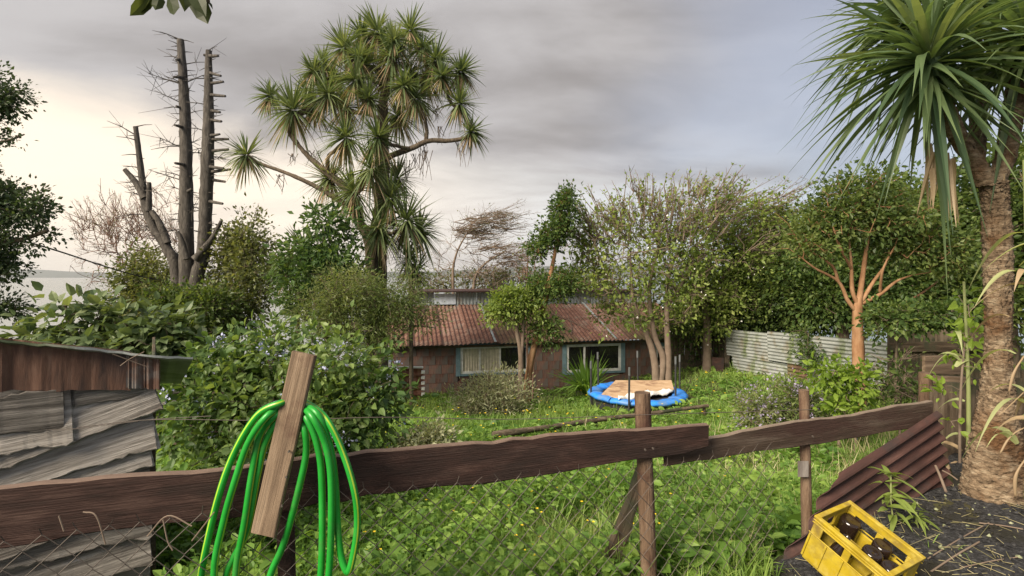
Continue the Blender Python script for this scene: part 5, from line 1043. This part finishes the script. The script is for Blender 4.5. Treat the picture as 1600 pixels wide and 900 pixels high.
tree('bright_shrub', 'bright yellow-green shrub in front of the orange-brown trunk', 'bush', [trunkline(gpt(1310, 7), P(1312, 610, 7), P(1308, 580, 7)), trunkline(gpt(1335, 7), P(1340, 610, 7))], [[.02, .014, .008], [.02, .01]], [blob(1300, 588, 7, 28, 18), blob(1332, 604, 7, 28, 22), blob(1275, 578, 7, 14, 10), blob(1318, 630, 7, 34, 18), blob(1342, 580, 7, 14, 10)], 90, 11, .07, .085, M['bright'], M['bark_twig'], 35, T_OVAL, wid=.6, rtip=.004, step=.15, individual=150)
tree('fence_vine', 'leafy vine hanging over the iron fence', 'vine', [trunkline(gpt(1268, 13.8), P(1265, 570, 13.8), P(1262, 530, 13.8))], [[.02, .016, .01]], [blob(1262, 540, 13.85, 10, 24), blob(1270, 565, 13.7, 10, 14), blob(1250, 518, 14.2, 22, 8)], 40, 16, .11, .09, M['hedge'], M['bark_brown'], 36, rtip=.005)
tree('fence_shrub', 'loose shrub over the top of the plank fence', 'bush', [trunkline(gpt(1400, 9), P(1400, 560, 9), P(1405, 520, 9))], [[.03, .02, .012]], [blob(1395, 495, 9, 30, 18), blob(1435, 496, 9, 45, 13), blob(1480, 490, 8.8, 40, 15), blob(1380, 520, 9, 14, 14)], 120, 20, .09, .08, M['hedge'], M['bark_brown'], 37, wid=.6, rtip=.004, twigs=2)
tree('stem_shrub', 'tangle of pale stems and leaves beside the mossy plank fence', 'bush', [trunkline(gpt(1405, 7.6), P(1408, 610, 7.6)), trunkline(gpt(1430, 7.6), P(1425, 590, 7.6))], [[.02, .01], [.02, .01]], [blob(1400, 590, 7.6, 28, 28), blob(1420, 608, 7.6, 18, 18), blob(1385, 615, 7.6, 26, 18), blob(1400, 560, 7.6, 16, 18)], 70, 8, .1, .07, M['hedge2'], M['bark_twig'], 38, wid=.5, twigs=4, rtip=.004)
tree('vine_on_boards', 'pale green leafy climber on the boards left of the palm trunk', 'vine', [trunkline(gpt(1500, 3.75), P(1500, 640, 3.75), P(1505, 560, 3.75), P(1512, 500, 3.75))], [[.01, .009, .007, .005]], [blob(1508, 540, 3.75, 12, 34), blob(1515, 490, 3.75, 12, 36), blob(1478, 612, 3.7, 16, 14), blob(1492, 665, 3.7, 10, 10)], 36, 4, .035, .06, M['bright'], M['bark_twig'], 39, T_OVAL, wid=.6, rtip=.0025, step=.1, individual=200)
def sheet_weed():
    rng = np.random.default_rng(41)
    for k, (px, py, D, s, lab) in enumerate(((1392, 742, 2.95, 1.0, 'pale slender-leaved weed in front of the dark rusty sheet'), (1432, 800, 2.9, .6, 'small slender-leaved weed to the right of the yellow crate'))):
        c = P(px, py, D); g = gzf(c.x, c.y); t = thing('slender_weed', lab, 'weed', (c.x, c.y, g), 'slender weeds by the crate')
        b = MB(); b.tube([(c.x+.02, c.y, g-.03), (c.x, c.y, (g+c.z)/2), tuple(c)], .004, 5); b.build('stem', M['reed'], t)
        for q in range(26):
            h = rng.uniform(.2, 1.05); a = rng.uniform(0, 6.28); p = np.array([[c.x+rng.normal()*.035*s, c.y, g+(c.z-g)*h]]); d = np.array([[math.cos(a), math.sin(a)*.7-.2, rng.uniform(-.2, .7)]])
            b = MB(); b.blades(p-p, d, rng.uniform(.09, .19)*s, .022*s+.006, .35, 4, rng, .1, 0, [.3, 1, .9, .5, .05]); link('leaf', b.mesh('leaf'), t, Matrix.Translation(Vector(p[0])), M['apple'])
sheet_weed()

# ------------------------------------------------------------------ near palm-like cabbage tree on the right
def build_near_palm():
    rng = np.random.default_rng(51); D = 3.25
    t = thing('near_cabbage_tree', 'near palm-like cabbage tree with rough trunk and big strap leaves at the right edge', 'tree', P(1548, 800, D))
    # trunk: rings of broken bark ridges as real relief
    key = [(P(1555, 850, D), .19), (P(1555, 800, D), .18), (P(1555, 740, D), .145), (P(1556, 690, D), .112), (P(1558, 630, D), .085), (P(1559, 560, D), .064), (P(1560, 480, D), .06), (P(1559, 400, D), .058), (P(1555, 320, D), .058), (P(1552, 285, D), .066)]
    c = catmull([k[0] for k in key], 28); r = np.interp(np.linspace(0, 1, len(c)), np.linspace(0, 1, len(key)), [k[1] for k in key])
    def relief(c, r, sides, name, mat, seed, amp=1.0):
        rg = np.random.default_rng(seed); n = len(c); a = np.arange(sides)*2*np.pi/sides; hgt = np.concatenate(([0], np.cumsum(np.linalg.norm(np.diff(c, axis=0), axis=1))))
        A, Hh = np.meshgrid(a, hgt); row = (Hh/.021+.5*np.sin(A*3+1)+.4*np.sin(A*7+Hh*9)); cell = np.floor(row); fr = row-cell
        ph = np.modf(np.abs(np.sin(cell*12.9898))*43758.5)[0]*6.28; seg = np.sin(A*9+ph)+.5*np.sin(A*17+ph*2.3)
        disp = amp*(.010*np.abs(np.sin(fr*np.pi))**.6*(seg > -.45)+.004*rg.normal(size=A.shape)+.006*np.sin(A*2+Hh*5))
        rr = r[:, None]+disp; v = np.stack([c[:, None, 0]+rr*np.cos(A), c[:, None, 1]+rr*np.sin(A), np.repeat(c[:, 2:3], sides, 1)+.004*rg.normal(size=A.shape)], -1)
        i = np.arange(n-1)[:, None]*sides; j = np.arange(sides)[None]; k = (j+1) % sides
        b = MB(); b.add(v.reshape(-1, 3), np.stack([i+j, i+k, i+sides+k, i+sides+j], -1).reshape(-1), [4]*((n-1)*sides)); return b.build(name, mat, t, True)
    relief(c, r, 72, 'trunk', M['palm_bark'], 1)
    arms = [([P(1543, 292, D), P(1525, 255, D), P(1497, 215, D-.05), P(1475, 165, D-.1), P(1458, 130, D-.14)], [.06, .05, .047, .045, .042]), ([P(1548, 292, D), P(1568, 255, D), P(1580, 200, D), P(1590, 120, D), P(1600, 60, D)], [.06, .05, .047, .045, .04]), ([P(1525, 250, D), P(1528, 190, D+.3), P(1525, 90, D+.35), P(1521, 25, D+.3)], [.045, .04, .037, .035])]
    for k, (pl, rr) in enumerate(arms):
        cc = catmull(pl, 10); relief(cc, np.interp(np.linspace(0, 1, len(cc)), np.linspace(0, 1, len(rr)), rr), 36, 'limb', M['palm_bark'], 3+k, .6)
    # leaf meshes by elevation, leaves placed one by one
    lib = {}
    els = [80, 62, 45, 28, 10, -8, -28, -50]
    for el in els:
        for q in range(3):
            e = R(el+rng.normal()*5); b = MB(); dr = {80: .12, 62: .3, 45: .5, 28: .55, 10: .5, -8: .42, -28: .3, -50: .2}[el]*rng.uniform(.7, 1.35)
            b.blades(np.zeros((1, 3)), np.array([[math.cos(e), 0, math.sin(e)]]), .97, .043, dr, 9, rng, .17, 0, [.6, .8, .95, 1, .95, .8, .6, .35, .15, .02]); me = b.mesh('leaf'); me.materials.append(M['palm']); lib[(el, q)] = me
    heads = [(P(1452, 100, D-.15), 120, .9, -.3), (P(1605, 60, D-.15), 75, .95, .1), (P(1520, 0, D+.3), 65, .95, -.1), (P(1410, 40, D+.45), 40, .85, -.2)]
    for k, (h, n, sc, tx) in enumerate(heads):
        b = MB(); b.tube([h-Vector((0, 0, .10)), h+Vector((0, 0, .02)), h+Vector((0, 0, .16))], [.07, .06, .012], 10); hd_ = b.build('leaf_head', M['palm'], t, True)
        for i in range(n):
            f = (i+.5)/n; el = els[min(7, int(f**.95*8))]; az = i*2.39996+rng.normal()*.2
            Mx = Matrix.Translation(h+Vector((0, 0, .14-.26*f)))@Matrix.Rotation(tx*.5, 4, 'Y')@Matrix.Rotation(az, 4, 'Z')@Matrix.Rotation(rng.normal()*.18, 4, 'X')@Matrix.Diagonal((sc*rng.uniform(.72, 1.1)*(.74 if el < -10 else 1),)*3+(1,))
            link('leaf', lib[(el, int(rng.integers(3)))], hd_, Mx)
        b = MB(); m_ = 90; d = unit(rng, m_); d[:, 2] = d[:, 2]*.75+.05; d[:, 0] += tx*.3
        b.blades(np.repeat(np.array([h]), m_, 0)+d*.04, d, .95*sc*rng.uniform(.6, 1.1, m_), .046, rng.uniform(.2, .6, m_), 7, rng, .17, 0, [.6, .85, 1, 1, .85, .5, .2, .02])
        tag(b.build('inner_leaves', M['palm'], hd_), kind='stuff')
    # skirt of dead leaves hanging from the head
    for (px, py, L, n, sp) in ((1472, 240, .40, 18, .03), (1560, 272, .22, 3, .02)):
        a = P(px, py, D-.05)
        for i in range(n):
            b = MB(); d = np.array([[rng.normal()*.10, rng.normal()*.10, -1]]); b.blades(np.zeros((1, 3)), d, L*rng.uniform(.6, 1.1), .032, rng.uniform(-.05, .05), 7, rng, .25, 0, [.5, .9, 1, .8, .6, .3, .05])
            link('dead_leaf', b.mesh('dead_leaf'), t, Matrix.Translation(a+Vector((rng.normal()*sp, rng.normal()*sp, rng.normal()*.03))), M['dead'])
build_near_palm()

def build_reeds():
    rng = np.random.default_rng(61)
    for k, (px, D, top, n, lab) in enumerate(((1606, 2.85, 250, 26, 'tall pale green cane with drooping leaves in front of the palm at the right edge'), (1512, 3.75, 440, 9, 'pale cane growing between the boards and the palm trunk'))):
        c = P(px, 780, D); tp = P(px-6, top, D); t = thing('cane_plant', lab, 'plant', c, 'canes beside the palm')
        log('stem', [c, (c+tp)/2+Vector((.02, 0, 0)), tp], [.016, .013, .008], M['reed'], t, 8, k, .03)
        for i in range(n):
            f = rng.uniform(.15, 1.0); p = c.lerp(tp, f); a = rng.uniform(0, 6.28); d = np.array([[math.cos(a)*.6, math.sin(a)*.6, rng.uniform(-.1, .9)]])
            b = MB(); b.blades(np.zeros((1, 3)), d, rng.uniform(.2, .38), .04, rng.uniform(.7, 1.5), 8, rng, .15, 0, [.5, 1, 1, .9, .75, .5, .25, .03]); link('leaf', b.mesh('leaf'), t, Matrix.Translation(p+Vector((rng.normal()*.03, rng.normal()*.03, 0))), M['reed'] if rng.random() < .75 else M['dead'])
    # pale dry leaves fallen against the trunk foot
    for k, pl in enumerate((((1600, 555), (1585, 580), (1576, 612)), ((1600, 612), (1570, 640), (1560, 648)), ((1600, 668), (1578, 682), (1562, 708)), ((1606, 710), (1588, 740), (1586, 776)))):
        pts = [P(x, y, 2.82) for x, y in pl]; b = MB(); cc = catmull(pts, 6); s = np.array([.012, 0, .012]); v = []
        for i, p in enumerate(cc): w = math.sin(min(1, (i+.6)/len(cc))*np.pi)+.15; v += [p-s*w, p+np.array([0, -.006, 0]), p+s*w]
        f = []
        for i in range(len(cc)-1):
            for q in (0, 1): f += [3*i+q, 3*i+q+1, 3*i+4+q, 3*i+3+q]
        b.add(v, f, [4]*(2*(len(cc)-1))); o = b.build('dry_leaf', M['dead'], None, True); o.modifiers.new('thick', 'SOLIDIFY').thickness = .002
        tag(o, ('topmost', 'second from top', 'third from top', 'lowest')[k]+' of the pale dry leaves curling by the palm trunk', 'leaf', 'dry leaves by the palm trunk')
build_reeds()

def build_sprig():
    rng = np.random.default_rng(71); D = 2.1
    t = thing('overhanging_branch', 'sprig of broad dark leaves hanging into the top left of the sky', 'branch', P(265, -30, D))
    b = MB(); b.tube(catmull([P(120, -420, D+.3), P(180, -200, D+.1), P(235, -50, D), P(300, -14, D), P(325, 2, D)], 6), [.012]*25, 6); b.build('twig', M['bark_brown'], t, True)
    for x0, y0, x1, y1 in ((232, -6, 205, 26), (238, -8, 225, 22), (250, -10, 243, 18), (262, -8, 276, 26), (255, -12, 300, 2), (285, -14, 290, 14), (300, -12, 327, 40), (305, -10, 318, 20), (315, -4, 334, 12), (270, -30, 300, -6), (240, -34, 200, -10), (310, -20, 340, -15)):
        a = P(x0, y0, D); e = P(x1, y1, D+rng.normal()*.03); d = np.array([e-a]); L = np.linalg.norm(d); b = MB(); b.leaves(np.zeros((1, 3)), d, np.array([L*1.02]), T_OVAL, .62, .3, rng); link('leaf', b.mesh('leaf'), t, Matrix.Translation(a), M['sprig'])
build_sprig()

# ------------------------------------------------------------------ ground cover
def scatter(rng, n, d0, d1, x0=-150, x1=1750, pw=1.0):
    D = d0*np.exp(rng.random(n)**pw*math.log(d1/d0)); px = rng.uniform(x0, x1, n); x = (px-800)/800*D
    k = D > np.where(x > 2.9, fence_y(2.9)+.62, fence_y(x)+.12); k &= ~((x < -1.75) & (D < 2.9+.0*x) & (x > -4)) & ~((x+1.9+(D-2.75)*.69 < 0) & (D < 4.3)); k &= D > fence_y(x)+.12+.28*sstep(1.3, 1.42, x)*(x < 3); x, D = x[k], D[k]
    # nothing grows inside the house
    ux = x*hw.x+(D-17.6)*hw.y; vv = x*hd.x+(D-17.6)*hd.y; k = ~((vv > -.05) & (ux > -4.2) & (ux < 6.5)); x, D = x[k], D[k]
    return x, D, gz(x, D)
def patch(x, y, f, s): return .5+.5*np.sin(x*f+s)*np.sin(y*f*1.2+s*2.1)+.25*np.sin(x*f*2.7+s*3)*np.sin(y*f*2.3)
def build_cover():
    rng = np.random.default_rng(91)
    x, y, z = scatter(rng, 210000, 2.2, 20); n = len(x); p = np.stack([x, y, z-.01], 1); tall = patch(x, y, .8, 1.0); rt = sstep(.5, 2.2, x)*sstep(6.5, 4.5, y)
    L = (.07+.12*tall*rng.random(n)+.05*rng.random(n))*(1+.9*rt)*(1-.25*sstep(9, 16, y)); L = L*(1-.8*sstep(1.9, 1.35, np.hypot(x-3.23, y-13.0))); d = np.stack([rng.normal(size=n)*.45, rng.normal(size=n)*.45, np.ones(n)], 1)
    b = MB(); b.blades(p, d, L*1.5, .0035+.0013*y, rng.uniform(.05, .5, n), 2, rng); tag(b.build('grass', M['grass']), 'rough green grass all over the sloping garden', 'grass', kind='stuff')
    x, y, z = scatter(rng, 15000, 2.3, 9, 300, 1400); n = len(x); d = np.stack([rng.normal(size=n)*.5, rng.normal(size=n)*.5, np.ones(n)], 1)
    b = MB(); b.blades(np.stack([x, y, z], 1), d, rng.uniform(.15, .5, n)*(.45+.55*sstep(.3, 1.2, x)), .003+.001*y, rng.uniform(.1, .6, n), 3, rng); tag(b.build('dry_grass', M['drygrass']), 'long pale grass stalks, thickest behind the right part of the fence', 'grass', kind='stuff')
    b = MB(); x, y, z = scatter(rng, 800, 2.4, 17, 0, 1500); per = 44; n = len(x)*per; s = np.repeat(rng.uniform(.5, 1.25, len(x)), per)
    c = np.repeat(np.stack([x, y, z], 1), per, 0); c[:, :2] += rng.normal(size=(n, 2))*.05*s[:, None]; d = np.stack([rng.normal(size=n)*.5, rng.normal(size=n)*.5, np.ones(n)], 1)
    b.blades(c, d, s*rng.uniform(.2, .52, n), .004+.0011*c[:, 1], rng.uniform(.1, .7, n), 3, rng, 0, (rng.random(len(x)) < .0).repeat(per*3).astype(int)); tag(b.build('grass_tufts', M['grass']), 'taller grass tufts scattered over the garden', 'grass', kind='stuff')
    # leafy weeds
    b = MB(); tot = 0
    for N, d0, d1, x0, x1, ls, hh in ((7600, 2.25, 5.0, 100, 1330, .043, .40), (5200, 4.5, 9, -50, 1300, .065, .30), (3200, 8, 18, 200, 1250, .085, .13), (700, 2.3, 3.6, 950, 1330, .085, .30)):
        x, y, z = scatter(rng, N, d0, d1, x0, x1); k = patch(x, y, 1.3, 4.) > .28*rng.random(len(x))+.1; x, y, z = x[k], y[k], z[k]; n = len(x); per = 8
        c = np.repeat(np.stack([x, y, z], 1), per, 0); a = rng.uniform(0, 6.28, n*per); h = np.repeat(rng.uniform(.3, 1, n), per)*hh*rng.uniform(.4, 1, n*per); r = rng.uniform(.01, .09, n*per)
        p = c+np.stack([r*np.cos(a), r*np.sin(a), h], 1); ax = np.stack([np.cos(a), np.sin(a), rng.uniform(-.3, .7, n*per)], 1)
        b.leaves(p, ax, ls*np.exp(rng.normal(size=n*per)*.4), T_OVAL, .62, .62, rng)
        b.frusta(c, p, np.full(n*per, .0015), np.full(n*per, .001), 3)
    tag(b.build('weeds', M['weed']), 'thick leafy weeds covering the garden behind the fence', 'weeds', kind='stuff')
    b = MB(); x = rng.uniform(.7, 1.36, 900); y = fence_y(x)+rng.uniform(-.16, .14, 900); n = 900; d = np.stack([rng.normal(size=n)*.5, rng.normal(size=n)*.5, np.ones(n)], 1)
    b.blades(np.stack([x, y, gz(x, y)], 1), d, rng.uniform(.08, .28, n), .008, rng.uniform(.1, .6, n), 3, rng); tag(b.build('fence_foot_grass', M['grass']), 'grass growing through the foot of the fence left of the crate', 'grass', kind='stuff')
    # broad dock leaves near the fence, right of the round post
    b = MB(); x, y, z = scatter(rng, 170, 2.6, 4.2, 930, 1330); n = len(x); per = 7; c = np.repeat(np.stack([x, y, z], 1), per, 0); a = rng.uniform(0, 6.28, n*per); ax = np.stack([np.cos(a), np.sin(a), rng.uniform(.3, 1.3, n*per)], 1)
    b.leaves(c, ax, rng.uniform(.14, .26, n*per), T_OVAL, .45, .7, rng); tag(b.build('dock_plants', M['weed']), 'broad-leaved dock plants in the grass by the round post', 'weeds', kind='stuff')
    # buttercups
    b = MB(); x, y, z = scatter(rng, 330, 2.6, 16, 430, 1150); n = len(x); h = rng.uniform(.16, .30, n); s = .008+.0017*y
    for k in range(5):
        a = k*1.2566+rng.normal(size=n)*.1; b.leaves(np.stack([x, y, z+h], 1), np.stack([np.cos(a), np.sin(a), np.full(n, .35)], 1), s, T_DIA, .95, .9, rng)
    b.frusta(np.stack([x, y, z], 1), np.stack([x, y, z+h], 1), np.full(n, .002), np.full(n, .0015), 3, 1)
    tag(b.build('buttercups', [M['yellow'], M['grass']]), 'tiny yellow buttercups dotted through the weeds', 'flowers', kind='stuff')
    # litter of sticks on the path
    for k, (x0, y0, x1, y1, D0, D1, r) in enumerate(((1450, 833, 1545, 828, 2.6, 2.9, .004), (1470, 895, 1610, 870, 2.35, 2.35, .006), (1455, 868, 1530, 842, 2.5, 2.7, .005), (1530, 812, 1610, 795, 2.9, 2.8, .004), (1462, 728, 1478, 768, 3.2, 3.0, .008), (1472, 735, 1496, 750, 3.2, 3.15, .005), (1500, 862, 1590, 846, 2.5, 2.55, .003))):
        a = P(x0, y0, D0); e = P(x1, y1, D1)
        if k not in (4, 5): a.z = gzf(a.x, a.y)+.02; e.z = gzf(e.x, e.y)+.02
        o = log('dry_stick', [a, (a+e)/2+Vector((0, 0, .005)), e], r, M['bark_twig'], None, 5, k); tag(o, ('thin straight stick lying just right of the crate', 'long thick stick at the bottom right corner', 'bent stick between the crate and the gravel patch', 'stick lying at the foot of the palm trunk', 'pale stick leaning against the board wall', 'thin stick leaning beside the pale one at the board wall', 'thin pale straw on the gravel right of the crate')[k], 'stick', 'sticks on the ground at the right')
    b = MB(); x = rng.uniform(1.4, 4.6, 900); y = rng.uniform(1.7, 3.5, 900); k = y < np.where(x > 2.9, 3.5, fence_y(x)-.08); x, y = x[k], y[k]; n = len(x); a = rng.uniform(0, 6.28, n); L = rng.gamma(2, .03, n)+.02
    p = np.stack([x, y, gz(x, y)+.018], 1); q = p+np.stack([np.cos(a)*L, np.sin(a)*L, rng.uniform(-.004, .02, n)], 1); b.frusta(p, q, np.full(n, .0016), np.full(n, .0011), 4, 0); tag(b.build('straw', M['drygrass']), 'bits of dry straw strewn over the dark gravel', 'straw', kind='stuff')
    b = MB(); x = rng.uniform(2.2, 4.2, 700); y = rng.uniform(2.2, 3.3, 700); k = patch(x, y, 3, 2) > .75; x, y = x[k], y[k]; n = len(x); d = np.stack([rng.normal(size=n)*.6, rng.normal(size=n)*.6, np.ones(n)], 1)
    b.blades(np.stack([x, y, gz(x, y)], 1), d, rng.uniform(.04, .14, n), .006, .3, 3, rng); tag(b.build('path_weeds', M['grass']), 'sparse weeds growing in the dark gravel', 'weeds', kind='stuff')
build_cover()

# ------------------------------------------------------------------ sea air
def build_haze():
    m = bpy.data.materials.new('sea_air'); m.use_nodes = True; nt = m.node_tree; nt.nodes.clear()
    out = nt.nodes.new('ShaderNodeOutputMaterial'); v = nt.nodes.new('ShaderNodeVolumePrincipled'); v.inputs['Color'].default_value = (.86, .9, .95, 1); v.inputs['Density'].default_value = .00009; v.inputs['Anisotropy'].default_value = .3
    nt.links.new(v.outputs[0], out.inputs['Volume'])
    b = MB(); b.box((-15000, -60, -40), (10000, 9000, 260)); tag(b.build('haze', m), kind='stuff')
build_haze()
